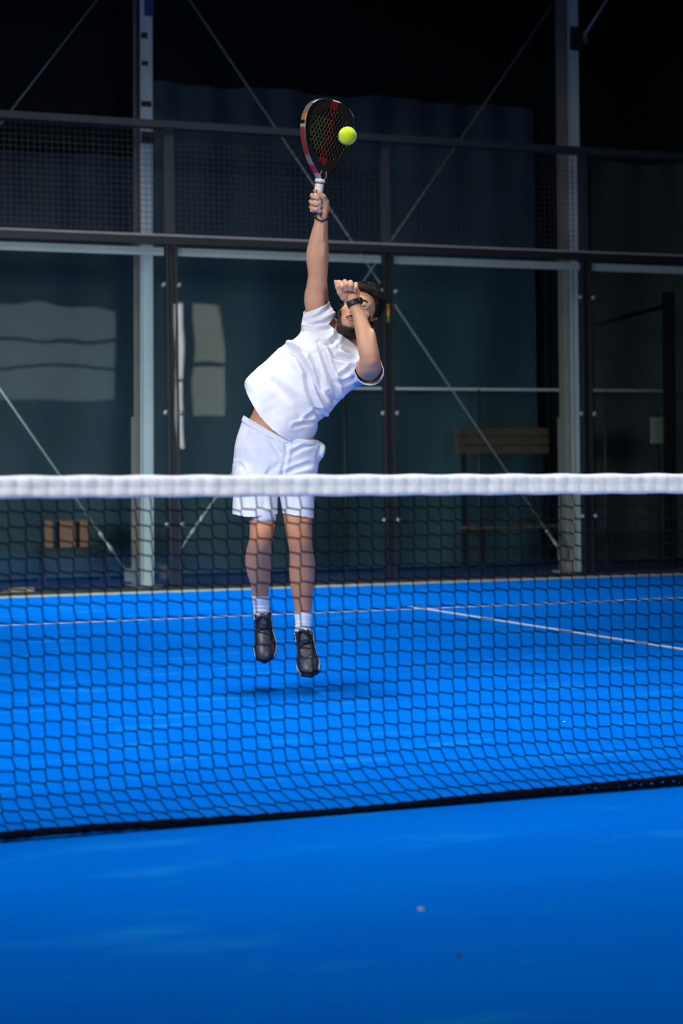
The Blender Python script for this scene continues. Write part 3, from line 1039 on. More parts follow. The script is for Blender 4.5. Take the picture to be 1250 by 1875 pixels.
# --- left hand, loose fist turned to the lens
B.add(ell(pt(641, 537, .160), (.040, .043, .019), np.array(Matrix.Rotation(-.15, 3, 'Z'))), .012)
B.add(ell(pt(648, 545, .172), (.020, .026, .018)), .010)
B.add(ell(pt(629, 541, .176), (.018, .022, .017)), .010)
fing = [((623, 523, .160), (620.5, 517, .192), (625.5, 525, .208), (629, 532, .194), .0104),
        ((633, 520, .160), (631.0, 515.8, .196), (633.5, 522, .214), (635, 529.5, .203), .0108),
        ((643, 520, .160), (641.5, 517, .195), (642.5, 523, .213), (642, 530, .202), .0106),
        ((652, 524, .160), (651.5, 520.5, .189), (651.0, 527, .205), (649.5, 533, .196), .0096)]
for a, b, c, d, r in fing:
    for p, q, k in ((a, b, .006), (b, c, .003), (c, d, .003)):
        B.add(cone(pt(*p), pt(*q), r, r * .95), k)
for p, q, r0, r1 in (((633, 548, .172), (622, 536, .190), .0125, .0115), ((622, 536, .190), (617.5, 525, .196), .0110, .0100), ((617.5, 525, .196), (614, 515.5, .196), .0098, .0075)):
    B.add(cone(pt(*p), pt(*q), r0, r1), .004)
# --- racket hand
GO = .072                                                      # depth of the grip axis
B.add(ell(pt(590, 380, GO - .040), (.024, .050, .020), np.array(Matrix.Rotation(.10, 3, 'Z'))), .012)
B.add(ell(pt(594, 388, GO - .012), (.015, .034, .020)), .010)
for i, (v, lx) in enumerate(((346, 572), (358, 567.5), (369, 565.5), (379, 565.5))):
    r = (.0092, .0102, .0100, .0090)[i]
    ml = (584, v + 2, GO - .040)
    pip = (lx + 3.5, v, GO - .008); dip = (lx + 5.5, v + 2.5, GO + .020); tip = ((583, 581.5, 581, 580)[i], v + 5, GO + .030)
    if i == 0: dip = (lx + 4, v + 1, GO + .012); tip = (577, v + 3, GO + .028)
    for p, q, k in ((ml, pip, .006), (pip, dip, .0015), (dip, tip, .0015)):
        B.add(cone(pt(*p), pt(*q), r, r * .95), k)
for p, q, r0, r1 in (((597, 384, GO - .02), (597, 370, GO + .006), .0150, .0125), ((597, 370, GO + .006), (592, 360, GO + .028), .0120, .0105), ((592, 360, GO + .028), (584, 354, GO + .036), .0105, .0088)):
    B.add(cone(pt(*p), pt(*q), r0, r1), .006)
for prim, k, c in head_prims():
    B.add(prim, max(k, .001), bool(c))
V, Q = surface_nets(B.F, np.array([B.ax[i][0] for i in range(3)]), B.h)
V = relax(V, Q, 1, .5)
C = np.tile(np.array([1.08, .565, .345]), (len(V), 1))
_d = (V - EAR) @ HR
def soft(x, w): return np.clip(.5 + x / w, 0, 1)
_ax = np.abs(_d[:, 0])
_yb = np.interp(_ax, [0, .010, .018, .030, .042, .052, .060, .066, .08], [-.074, -.078, -.082, -.076, -.060, -.042, -.018, .004, .012])
inh = (np.abs(_d) < .14).all(1)
stub = soft(_yb - _d[:, 1], .016) * soft(_d[:, 2] + .004, .02) * soft(_d[:, 1] + .135, .03) * inh * .80
stub = np.maximum(stub, inh * .75 * soft(.006 - np.abs(_d[:, 1] + .044 + .12 * np.maximum(_ax - .01, 0)), .008) * (_ax < .028) * (_d[:, 2] > .06))
C = C * (1 - stub[:, None]) + np.array([.13, .085, .065]) * stub[:, None]
uu, vv_, oo = uvo(V[:, 0], V[:, 1], V[:, 2])
tn = np.clip((vv_ - 900) / 40, 0, 1)[:, None]                       # tan leg tone, warmed in colour to offset blue floor bounce
C = C * (1 - tn * np.array([.04, .13, .26]))
for (cu, cv, rr_) in ((548, 985, 16), (478, 982, 15), (679, 662, 10), (577, 505, 8)):          # ruddier knees and elbows
    wq = np.exp(-((uu - cu) ** 2 + (vv_ - cv) ** 2) / rr_ ** 2)[:, None] * .5
    C = C * (1 - wq * np.array([.08, .26, .28]))
body = mk('body', V, Q, M['skin'], person, colors=C)
del B

# ---------------------------------------------------------------- head details
def head_field(h=.0026):
    H = Field(EAR - .165, EAR + .175, h)
    for prim, k, c in head_prims():
        H.add(prim, max(k, .001), bool(c))
    return H


def wob(x, y, z, sc, seed):
    r = np.random.RandomState(seed)
    out = 0
    for _ in range(7):
        d = r.normal(size=3); d /= np.linalg.norm(d)
        out = out + np.sin((d[0] * x + d[1] * y + d[2] * z) * sc * r.uniform(.7, 1.4) + r.uniform(0, 6.28))
    return out / 7


H = head_field()
hx, hy, hz = hcoords(*H.whole())
ax_ = np.abs(hx)
yb = np.interp(ax_, [0, .018, .030, .042, .052, .060, .066, .08], [-.094, -.092, -.084, -.068, -.048, -.022, .002, .010]).astype(np.float32)
bd = smax(H.F - .0016 - .0012 * wob(hx, hy, hz, 420, 2), hy - yb, .004)
bd = smax(bd, -(hz - .006 + .35 * (hy + .05)), .004)
bd = smax(bd, -(hy + .128), .004)
mo = np.full(H.F.shape, 1.0, np.float32)
for s in (-1, 1):
    lo_, hi_, fn = hcone((s * .003, -.0415, .0985), (s * .025, -.0515, .0865), .0034, .0026)
    mo = np.minimum(mo, fn(*H.whole()))
bd = smin(bd, mo - .001 * wob(hx, hy, hz, 600, 4), .003)
V, Q = surface_nets(bd, EAR - .165, H.h)
mk('beard', V, Q, M['beard'], person)
# hair: close at the sides, curly and full on top
yl = np.interp(hz, [-.12, -.05, -.02, .012, .035, .06, .10], [-.065, -.05, .015, .005, .05, .080, .088]).astype(np.float32)
thick = np.interp(hy, [-.06, .02, .06, .10, .14], [.004, .006, .013, .026, .032]).astype(np.float32)
hd = H.F - thick - (.0025 + .35 * np.maximum(thick - .006, 0)) * wob(hx, hy, hz, 330, 9) - .002 * wob(hx, hy, hz, 700, 12)
hd = smax(hd, yl - hy + .006 * wob(hx, hy, hz, 250, 5), .006)
for s in (-1, 1):
    lo_, hi_, fn = hell((s * .081, -.002, -.010), (.018, .036, .023))
    hd = smax(hd, -fn(*H.whole()), .003)
V, Q = surface_nets(hd, EAR - .165, H.h)
mk('hair', V, Q, M['hair'], person)
del H
for s in (-1, 1):
    e = MB(); c = hp(s * .032, .018, .0765)
    prof = [(.0122 * math.sin(a), .0122 * math.cos(a)) for a in np.linspace(math.pi - .05, .05, 14)]
    e.lathe([(r, h) for r, h in prof], c, HR @ np.array([0, 0, 1]), 20)
    eo = mkmb('eye', e, M['eye_white'], person)
    g = HR @ np.array([-.12, .22, 1.0]); g /= np.linalg.norm(g)
    ir = MB().lathe([(.0072, .0100), (.0062, .0112), (.0035, .0124), (.0008, .0128)], c, g, 16)
    mkmb('iris', ir, M['iris'], eo)
    bw = MB().tube([hp(s * .014, .0395, .0930), hp(s * .026, .0430, .0920), hp(s * .038, .0420, .0855), hp(s * .049, .0355, .0745)], [.0034, .0042, .0036, .0018], 8)
    mkmb('eyebrow', bw, M['hair'], person)
lp = MB().tube([hp(-.021, -.0535, .0895), hp(-.010, -.0500, .0945), hp(0, -.0510, .0962), hp(.010, -.0500, .0945), hp(.021, -.0535, .0895)], [.0012, .0030, .0034, .0030, .0012], 8)
mkmb('lip', lp, M['lip'], person)
lp = MB().tube([hp(-.020, -.0550, .0895), hp(-.010, -.0595, .0940), hp(0, -.0605, .0955), hp(.010, -.0595, .0940), hp(.020, -.0550, .0895)], [.0012, .0036, .0040, .0036, .0012], 8)
mkmb('lip', lp, M['lip'], person)


# ---------------------------------------------------------------- shirt
def ts(u, v):
    return (u - 512) * .614 - (v - 775) * .79, (u - 512) * .79 + (v - 775) * .614


T_ = [-40, -20, 5, 14, 20, 26, 34, 45, 58, 65, 100, 125, 146, 160, 172, 186, 198, 212, 225]
SL = [-70, -80, -89, -94.5, -98, -99.5, -99, -97, -94, -92, -87, -80, -70, -62, -54, -44, -34, -26, -24]
SR = [58, 61, 64, 63.5, 63, 62.5, 60, 53, 57, 60, 61, 66, 72, 76, 73, 62, 46, 34, 30]
SB = [.128, .130, .132, .132, .132, .132, .132, .131, .130, .130, .128, .124, .118, .112, .104, .092, .078, .066, .06]


def f_torso(X, Y, Z):
    u, v, o = uvo(X, Y, Z)
    t, s = ts(u, v)
    l = np.interp(t, T_, SL); r = np.interp(t, T_, SR); b = np.interp(t, T_, SB)
    oc = .005 - .00058 * np.clip(t, -40, 220)
    c = (l + r) / 2; a = (r - l) / 2
    q = (np.abs((s - c) / a) ** 2.3 + np.abs((o - oc) / b) ** 2.3) ** (1 / 2.3)
    d = (q - 1) * np.minimum(a * MPX, b)
    return smax(d, (t - 222) * MPX, .01)


S = Field(pt(428, 830, -.30), pt(712, 528, .16), .0042)
S.lo[2] = -D0 - .30
S.F = f_torso(*S.whole()).astype(np.float32)
for a, b, k in (((592, 632, -.10, .092), (587, 596, -.105, .075), .05), ((587, 596, -.105, .075), (578, 556, -.085, .0545), .02), ((578, 556, -.085, .0545), (576, 536, -.075, .050), .01)):
    S.add(cone(pt(*a[:3]), pt(*b[:3]), a[3], b[3]), k)
for a, b, k in (((655, 660, -.09, .080), (671, 674, -.01, .064), .04), ((671, 674, -.01, .064), (676.5, 680, .09, .056), .015), ((676.5, 680, .09, .056), (677, 681, .14, .056), .01)):
    S.add(cone(pt(*a[:3]), pt(*b[:3]), a[3], b[3]), k)
V, Q = surface_nets(S.F, np.array([S.ax[i][0] for i in range(3)]), S.h)
del S
V = relax(V, Q, 2, .5)


def seg_d(u, v, pl):
    best = np.full(u.shape, 1e9); sgn = np.zeros(u.shape)
    for (x0, y0), (x1, y1) in zip(pl[:-1], pl[1:]):
        dx, dy = x1 - x0, y1 - y0; L = dx * dx + dy * dy
        t = np.clip(((u - x0) * dx + (v - y0) * dy) / L, 0, 1)
        d = np.hypot(u - x0 - t * dx, v - y0 - t * dy)
        sg = np.sign((u - x0) * dy - (v - y0) * dx)
        m = d < best
        best = np.where(m, d, best); sgn = np.where(m, sg, sgn)
    return best, sgn


def fold(V, N, pl, w, amp, ridge=.6):
    """a crease along the polyline: valley on one flank, soft ridge on the other; only on the lens-side cloth"""
    u, v, o = uvo(V[:, 0], V[:, 1], V[:, 2])
    d, sg = seg_d(u, v, pl)
    x = d * sg / w
    # fade at ends
    e = np.minimum(np.hypot(u - pl[0][0], v - pl[0][1]), np.hypot(u - pl[-1][0], v - pl[-1][1]))
    fade = np.clip(e / (3.5 * w), 0, 1) ** .7
    prof = -np.exp(-x ** 2) + ridge * np.exp(-((x - 1.7) / 1.0) ** 2) + ridge * .5 * np.exp(-((x + 1.8) / 1.1) ** 2)
    m = np.clip(N[:, 2] * 3, 0, 1)
    return amp * prof * fade * m


N = normals(V, Q)
u_, v_, o_ = uvo(V[:, 0], V[:, 1], V[:, 2])
t_, s_ = ts(u_, v_)
D = np.zeros(len(V))
SF = [([(520, 634), (545, 652), (560, 682), (566, 715), (578, 748), (592, 768)], 5.5, .013, .7),
      ([(552, 660), (570, 690), (582, 722), (600, 752)], 4.5, .009, .7),
      ([(588, 640), (596, 668), (610, 702), (618, 730)], 5, .012, .7),
      ([(600, 634), (612, 652), (640, 657), (660, 656)], 4.5, .010, .6),
      ([(585, 628), (604, 630), (616, 618), (618, 604)], 4.5, .011, .7),
      ([(562, 588), (585, 578), (606, 558)], 3.6, .006, .7),
      ([(563, 597), (590, 592), (613, 580)], 3.6, .007, .7),
      ([(556, 604), (580, 606), (612, 598)], 3.5, .006, .6),
      ([(524, 637), (540, 642), (556, 652)], 4, .009, .7),
      ([(622, 690), (640, 676), (656, 664)], 4, .007, .6),
      ([(612, 700), (632, 700), (652, 690)], 4, .006, .6),
      ([(600, 720), (614, 735), (604, 752)], 4, .007, .6),
      ([(560, 770), (572, 756), (590, 752)], 4, .006, .6),
      ([(470, 690), (500, 700), (540, 735), (560, 775)], 8, .004, .4),
      ([(540, 780), (556, 776), (578, 774)], 3.5, .005, .6),
      ([(575, 650), (584, 690), (590, 730)], 5, .006, .6),
      ([(630, 640), (650, 646), (662, 652)], 4, .005, .5),
      ([(552, 597), (572, 601), (598, 602), (618, 594)], 1.8, .0022, .8)]
for pl_, w_, a_, r_ in SF:
    D += fold(V, N, pl_, w_, a_ * 1.75, r_)
D += .0035 * np.sin(s_ * .10 + .03 * t_ + 1.0) * np.clip((60 - t_) / 60, 0, 1)
D += .0018 * wob(V[:, 0], V[:, 1], V[:, 2], 60, 21) + .0009 * wob(V[:, 0], V[:, 1], V[:, 2], 160, 22)
V = V + N * D[:, None]


def g_shirt(P):
    u, v, o = uvo(P[:, 0], P[:, 1], P[:, 2])
    t, s = ts(u, v)
    fr = np.clip((o + .06) / .12, 0, 1)
    hem = -17 + 31 * ((s - 5) / 100) ** 2
    hem = hem * fr + 15 * (1 - fr)
    g = (t - hem) * MPX
    # sleeve of the racket arm: opening faces up
    vh = 563 - (u - 577) * .42 + 60 * (o + .085)
    sl = np.where((u < 626) & (v < 600), (v - vh) * MPX, 1)
    g = np.minimum(g, sl)
    # left sleeve opens towards the lens
    so = (.075 + (v - 680) * .0006 + (u - 678) * .0004) - o
    g = np.minimum(g, np.where((u > 646) & (v > 630), so, 1))
    # neck
    nk = (198 + 16 * np.clip((-.06 - o) / .08, 0, 1)) - t
    g = np.minimum(g, np.where((np.abs(s - 4) < 45), nk * MPX, 1))
    return g


V, Q = trim(V, Q, g_shirt)
shirt = mk('shirt', V, Q, M['shirt'], person, .003)


def edge_band(name, pts, r, material, parent):
    return mkmb(name, MB().tube(pts, r, 6), material, parent)


# ---------------------------------------------------------------- shorts
PV = [740, 765, 780, 800, 820, 845, 862, 880, 900, 925]
PLc = [452, 445, 440, 433.5, 429, 427, 426, 426, 426, 426]
PRc = [566, 570, 573, 578, 584, 584, 581, 579, 578, 576]
PBc = [.112, .114, .118, .124, .130, .128, .124, .118, .11, .10]


def f_shorts(X, Y, Z):
    u, v, o = uvo(X, Y, Z)
    l = np.interp(v, PV, PLc); r = np.interp(v, PV, PRc); b = np.interp(v, PV, PBc)
    c = (l + r) / 2; a = (r - l) / 2
    q = (np.abs((u - c) / a) ** 2.2 + np.abs((o + .01) / b) ** 2.2) ** (1 / 2.2)
    d = (q - 1) * np.minimum(a * MPX, b)
    d = smax(d, (v - 884) * MPX, .02)
    for (V4, c4, a4, o4, b4) in (([850, 880, 905, 945, 980], [470, 468, 467.5, 466.5, 466], [42, 41, 40.5, 42, 43], [.0, .02, .035, .06, .07], [.10, .098, .092, .088, .086]),
                                 ([850, 880, 905, 945, 980], [542, 543.5, 544, 545.5, 546], [39, 35, 32.5, 28.5, 28], [.0, .015, .03, .05, .06], [.10, .096, .090, .082, .080])):
        cc = np.interp(v, V4, c4); aa = np.interp(v, V4, a4); oo = np.interp(v, V4, o4); bb = np.interp(v, V4, b4)
        q = (np.abs((u - cc) / aa) ** 2.2 + np.abs((o - oo) / bb) ** 2.2) ** (1 / 2.2)
        e = (q - 1) * np.minimum(aa * MPX, bb)
        e = smax(e, (850 - v) * MPX, .02)
        d = smin(d, e, .012)
    return d


S = Field(pt(410, 985, -.18), pt(612, 738, .20), .0042)
S.lo[2] = -D0 - .18
S.F = f_shorts(*S.whole()).astype(np.float32)
S.add(ell(pt(582, 826, -.01), (.030, .040, .045), np.array(Matrix.Rotation(-.35, 3, 'Z'))), .018)      # billowing pocket
V, Q = surface_nets(S.F, np.array([S.ax[i][0] for i in range(3)]), S.h)
del S
V = relax(V, Q, 2, .5)
N = normals(V, Q)
D = np.zeros(len(V))
for pl_, w_, a_, r_ in [([(524, 806), (524, 830), (518, 858), (512, 905)], 3.5, .006, .5),
                        ([(455, 792), (446, 815), (432, 838)], 3, .006, .7),
                        ([(588, 812), (582, 836), (590, 850)], 3.5, .008, .8),
                        ([(492, 800), (506, 822), (518, 836)], 4.5, .008, .7),
                        ([(500, 850), (490, 868), (480, 884)], 4, .007, .7),
                        ([(512, 845), (500, 862), (494, 880)], 4, .006, .7),
                        ([(520, 868), (540, 858), (566, 850)], 4, .008, .7),
                        ([(522, 880), (545, 872), (574, 868)], 4, .005, .7),
                        ([(530, 832), (552, 820), (574, 812)], 4, .006, .6),
                        ([(430, 860), (440, 850), (446, 862)], 3.5, .005, .6),
                        ([(462, 806), (474, 840), (470, 880)], 7, .004, .5),
                        ([(440, 905), (442, 925), (440, 943)], 5, .004, .5),
                        ([(480, 905), (484, 925), (482, 945)], 5, .005, .5),
                        ([(540, 905), (538, 925), (542, 945)], 5, .004, .5)]:
    D += fold(V, N, pl_, w_, a_, r_)
D += .0016 * wob(V[:, 0], V[:, 1], V[:, 2], 70, 31)
V = V + N * D[:, None]


def waist(u):
    return np.interp(u, [440, 449, 470, 500, 527, 560, 590], [758, 763, 775, 792, 802, 806, 806])


def g_shorts(P):
    u, v, o = uvo(P[:, 0], P[:, 1], P[:, 2])
    g = (v - waist(u) - 18 * np.clip(o / -.12, 0, 1) * 0) * MPX
    hem = np.where(u < 513, np.interp(u, [424, 454, 509], [941, 947, 941]), np.interp(u, [516, 545, 574], [940, 944.5, 948.5]))
    return np.minimum(g, (hem - v) * MPX)


V, Q = trim(V, Q, g_shorts)
shorts = mk('shorts', V, Q, M['shorts'], person, .003)


# elastic waistband with gathers
def ring_at(u, o_sign):
    pass


wbv = []
n_ = 220
mb = MB()
rows = 5
for j in range(rows + 1):
    for i in range(n_):
        an = 2 * math.pi * i / n_
        cu, su = math.cos(an), math.sin(an)
        vv = None
        u = 511 + 62.5 * math.copysign(abs(cu) ** (2 / 2.2), cu)
        v = float(waist(u)) - 1 + 10.5 * j / rows
        l = np.interp(v, PV, PLc); r = np.interp(v, PV, PRc); b = np.interp(v, PV, PBc)
        c = (l + r) / 2; a = (r - l) / 2
        gather = .0012 * math.sin(i * 2 * math.pi / 3.0) * (1 if 0 < j < rows else .3)
        bulge_ = .0018 * math.sin(math.pi * j / rows)
        k = 1 + (gather + bulge_ + .0005) / .12
        mb.v.append(tuple(pt(c + a * k * math.copysign(abs(cu) ** (2 / 2.2), cu), v, -.01 + b * k * math.copysign(abs(su) ** (2 / 2.2), su))))
for j in range(rows):
    for i in range(n_):
        a_ = j * n_ + i; b_ = j * n_ + (i + 1) % n_
        mb.f.append((a_, b_, b_ + n_, a_ + n_))
wbo = mkmb('waistband', mb, M['shorts'], shorts)
sm = wbo.modifiers.new('cloth', 'SOLIDIFY'); sm.thickness = .003; sm.offset = -1

# inner liner of the shorts showing under the hem
mb = MB(); n_ = 40
for j in range(5):
    v = 930 + j * 6.2
    for i in range(n_):
        an = 2 * math.pi * i / n_
        mb.v.append(tuple(pt(480.5 + 24.6 * math.cos(an), v - (2.0 * math.cos(an) if j == 4 else 0), .078 + .064 * math.sin(an))))
for j in range(4):
    for i in range(n_):
        a_ = j * n_ + i; b_ = j * n_ + (i + 1) % n_
        mb.f.append((a_, b_, b_ + n_, a_ + n_))
lo_ = mkmb('liner', mb, M['shorts'], shorts)
sm = lo_.modifiers.new('cloth', 'SOLIDIFY'); sm.thickness = .0025; sm.offset = -1


# ---------------------------------------------------------------- socks
def sock(nodes, v0, v1):
    F = Field(pt(nodes[0][0] - 40, v1 + 40, -.26), pt(nodes[0][0] + 45, v0 - 20, .06), .0035)
    F.lo[2] = -D0 - .26
    chain(F, [(a, b, c, r + .0032) for a, b, c, r in nodes])
    V, Q = surface_nets(F.F, np.array([F.ax[i][0] for i in range(3)]), F.h)
    V = relax(V, Q, 2, .5)
    N = normals(V, Q)
    u, v, o = uvo(V[:, 0], V[:, 1], V[:, 2])
    V = V + N * (.0012 * np.sin(v * .9) * np.clip((v - v0 - 8) / 10, 0, 1) + .0015 * np.exp(-((v - v0 - 9) / 2.5) ** 2))[:, None]
    V, Q = trim(V, Q, lambda P: (uvo(P[:, 0], P[:, 1], P[:, 2])[1] - (v0 + 60 * (uvo(P[:, 0], P[:, 1], P[:, 2])[2] - nodes[1][2]))) * MPX)
    return mk('sock', V, Q, M['sock'], person, .0015)


sock([(476, 1070, -.065, .039), (476.5, 1088, -.10, .034), (478, 1108, -.135, .031), (479.5, 1132, -.158, .0325)], 1091, 1150)
sock([(554.5, 1100, -.025, .039), (555, 1118, -.035, .0345), (555, 1140, -.045, .031), (554.5, 1166, -.055, .0325)], 1119, 1180)


# ---------------------------------------------------------------- shoes
def shoe(ankle, fwd, right_hint, mirror, bow):
    f = np.array(fwd, float); f /= np.linalg.norm(f)
    r = np.array(right_hint, float); r -= f * (r @ f); r /= np.linalg.norm(r)
    up = np.cross(r, f)
    if up[2] < 0: up = -up
    R = np.stack([r, f, up], 1)                       # local x right, y toe, z top
    org = pt(*ankle) - R @ np.array([0, -.050, .088])
    fr = np.eye(4); fr[:3, :3] = R; fr[:3, 3] = org
    frame = CMB @ fr
    h = .0034
    def outline(x, y, sc=1.0):
        yy = np.clip((y + .142) / .287, 0, 1)
        wdt = np.interp(yy, [0, .04, .12, .30, .45, .62, .76, .88, .95, 1.0], [.012, .024, .0335, .035, .035, .043, .0475, .042, .030, .010]) * sc
        cx = mirror * np.interp(yy, [0, .3, .6, .8, 1], [.0, .001, .004, .003, -.004])
        return x - cx, wdt
    # upper
    F = Field((-.08, -.18, -.03), (.08, .18, .15), h)
    X, Y, Z = F.whole()
    F.add(ell((0, .085, .036), (.045, .062, .036)), .01)
    F.add(cone((0, .115, .030), (0, .03, .050), .027, .034), .02)
    F.add(ell((mirror * .003, .06, .030), (.046, .05, .028)), .02)
    F.add(ell((0, .005, .042), (.038, .075, .045)), .02)
    F.add(ell((0, -.085, .045), (.035, .052, .045)), .02)
    F.add(cone((0, -.075, .055), (0, -.092, .092), .036, .034), .02)
    F.add(cone((0, -.02, .06), (0, -.045, .095), .034, .034), .02)
    x_, wd = outline(X + 0 * Z, Y, 1.0)
    F.F = smax(F.F, np.broadcast_to(np.abs(x_) - wd - .003, F.F.shape).astype(np.float32), .008)
    F.F = smax(F.F, np.broadcast_to(.018 - Z, F.F.shape).astype(np.float32), .003)
    F.add(cone((0, -.055, .16), (0, -.055, .078), .030, .028), .006, True)       # ankle opening
    V, Q = surface_nets(F.F, np.array([F.ax[i][0] for i in range(3)]), h)
    V = relax(V, Q, 2, .5)
    # panel lines: toe cap and eyestay
    N = normals(V, Q)
    d = -.0018 * np.exp(-((V[:, 1] - .082 + 6 * V[:, 0] ** 2 * 3) / .004) ** 2) * (V[:, 2] > .03)
    d += .0022 * ((np.abs(V[:, 0]) > .017) & (np.abs(V[:, 0]) < .030) & (V[:, 1] > -.04) & (V[:, 1] < .06) & (V[:, 2] > .045))
    V = V + N * d[:, None]
    so = mk('shoe', V, Q, M['shoe'], person, frame=frame)
    # sole
    F = Field((-.07, -.17, -.02), (.07, .17, .06), h)
    X, Y, Z = F.whole()
    x_, wd = outline(X + 0 * Z, Y, 1.10)
    zz = Z - .022 * np.clip((Y - .06) / .085, 0, 1) ** 2
    d2 = np.maximum(np.abs(x_) - wd, np.abs(Y - .0015) - .147)
    hgt = .013 + .006 * np.clip((-Y - .02) / .10, 0, 1)
    F.F = smax(np.broadcast_to(d2, F.F.shape), np.abs(zz - .012) - hgt, .008).astype(np.float32)
    V, Q = surface_nets(F.F, np.array([F.ax[i][0] for i in range(3)]), h)
    V = relax(V, Q, 1, .5)
    mk('sole', V, Q, M['sole'], so, frame=frame)
    mb = MB()
    def rowpts(z0, z1):
        pass
    # dark outsole and toe guard
    ring = []
    ys = np.linspace(.144, -.13, 26)
    F = Field((-.07, -.17, -.03), (.07, .17, .075), h)
    X, Y, Z = F.whole()
    x_, wd = outline(X + 0 * Z, Y, 1.13)
    zz = Z - .022 * np.clip((Y - .06) / .085, 0, 1) ** 2
    d2 = np.maximum(np.abs(x_) - wd, np.abs(Y - .0015) - .149)
    top = np.where(Y > .085, .028 + .10 * np.clip(Y - .085, 0, 1), .002)
    F.F = smax(np.broadcast_to(d2, F.F.shape), np.maximum(-.005 - zz, zz - top * (np.abs(x_) < .04) - .001), .004).astype(np.float32)
    V, Q = surface_nets(F.F, np.array([F.ax[i][0] for i in range(3)]), h)
    V = relax(V, Q, 1, .5)
    mk('outsole', V, Q, M['outsole'], so, frame=frame)
    # tongue
    F = Field((-.05, -.09, .03), (.05, .06, .15), .003)
    F.add(ell((0, .000, .094), (.025, .010, .050), np.array(Matrix.Rotation(.80, 3, 'X'))), .004)
    V, Q = surface_nets(F.F, np.array([F.ax[i][0] for i in range(3)]), .003)
    mk('tongue', V, Q, M['shoe'], so, frame=frame)
    # laces
    mb = MB()
    for i in range(5):
        y0 = .045 - i * .017; z0 = .083 + i * .0068
        s = 1 if i % 2 else -1
        mb.tube([(-.023 * s, y0, z0 - .004), (-.010 * s, y0 - .004, z0 + .003), (.010 * s, y0 - .009, z0 + .004), (.023 * s, y0 - .013, z0 - .001)], .0034, 6)
    zb = .126
    for s in (-1, 1):
        mb.tube([(0, -.020, zb), (s * .012, -.014, zb + .006), (s * .032, -.004, zb), (s * .038,   .006, zb - .014), (s * .026, -.002, zb - .010), (s * .008, -.016, zb), (0, -.020, zb)], .0024, 6)
        mb.tube([(0, -.020, zb), (s * .018, -.002, zb - .006), (s * (.040 if bow == s else .024), .014, zb - .030)], .0022, 6)
    mb.lathe([(.002, -.005), (.005, -.002), (.005, .002), (.002, .005)], (0, -.020, zb), (1, 0, 0), 8)
    mkmb('lace', mb, M['lace'], so, frame)
    return so


shoe((480, 1126, -.150), (.075, -.84, .54), (1, .12, -.05), 1, -1)
shoe((554.5, 1158, -.050), (.10, -.68, .73), (1, .18, .10), -1, 1)

# ---------------------------------------------------------------- wristwatch
wc = pt(648.6, 555.5, .1670)
wd_ = pt(647, 549, .165) - pt(655.5, 573, .173); wd_ /= np.linalg.norm(wd_)
e1 = np.array([1.0, .33, 0]); e1 -= wd_ * (e1 @ wd_); e1 /= np.linalg.norm(e1); e2 = np.cross(wd_, e1)
mb = MB(); n_ = 36
for (dr, hh) in ((0, -.0115), (.0026, -.0115), (.0032, -.006), (.0026, .0), (.0032, .006), (.0026, .0115), (0, .0115)):
    for i in range(n_):
        an = 2 * math.pi * i / n_
        rib_ = .0006 * math.sin(i * 2.1)
        mb.v.append(tuple(wc + wd_ * hh + e1 * (.0285 + dr + rib_) * math.cos(an) + e2 * (.0265 + dr + rib_) * math.sin(an)))
for j in range(6):
    for i in range(n_):
        a_ = j * n_ + i; b_ = j * n_ + (i + 1) % n_
        mb.f.append((a_, b_, b_ + n_, a_ + n_))
wo = mkmb('wristwatch', mb, M['watch'], person); wo['label'] = 'black rubber wristwatch'
cc = wc + e1 * .026 - e2 * .016
na = e1 * .82 - e2 * .57; na /= np.linalg.norm(na)
mkmb('watch_case', MB().lathe([(.008, -.004), (.0125, -.003), (.0135, .001), (.0135, .004), (.0120, .0065), (.002, .007)], cc, na, 20), M['watch'], wo)

# ---------------------------------------------------------------- racket
RO = .072
r_bot = pt(577.5, 387, RO); r_top = pt(608, 183, RO + .02)
ry_ = r_top - r_bot; RLEN = np.linalg.norm(ry_); ry_ /= RLEN
psi = math.radians(37)
rn = np.array([math.sin(psi), 0, math.cos(psi)]); rn -= ry_ * (rn @ ry_); rn /= np.linalg.norm(rn)
rx_ = np.cross(ry_, rn)
KS = RLEN / .455
fr = np.eye(4); fr[:3, :3] = np.stack([rx_, ry_, rn], 1) * KS; fr[:3, 3] = r_bot
RB = Vector(CM @ Vector(r_bot))
RF = np.array(Matrix.Translation(-RB) @ CM) @ fr
racket = empty('padel_racket', RB)
tag(racket, 'black and red teardrop padel racket with white grip in the raised hand', 'racket')
hw_y = [.128, .135, .150, .175, .205, .240, .275, .310, .345, .375, .400, .420, .436, .447, .453, .4555]
hw_x = [.016, .019, .031, .055, .0795, .101, .116, .1255, .1285, .1250, .1160, .1030, .0830, .0580, .0320, .0060]
F = Field((-.14, .10, -.03), (.14, .475, .03), .0025)
X, Y, Z = F.whole()
wd = np.interp(Y, hw_y, hw_x)
gr = np.gradient(np.interp(F.ax[1], hw_y, hw_x), F.h).astype(np.float32)[None, :, None]
d2 = (np.abs(X) - wd) / np.sqrt(1 + np.clip(gr, -6, 6) ** 2)
d2 = np.maximum(np.maximum(d2, .127 - Y), Y - .4545)
thk = .019 * np.interp(Y, [.12, .16, .22], [.75, .9, 1.0])
F.F = smax(np.broadcast_to(d2, F.F.shape), np.abs(Z) - thk, .009).astype(np.float32)
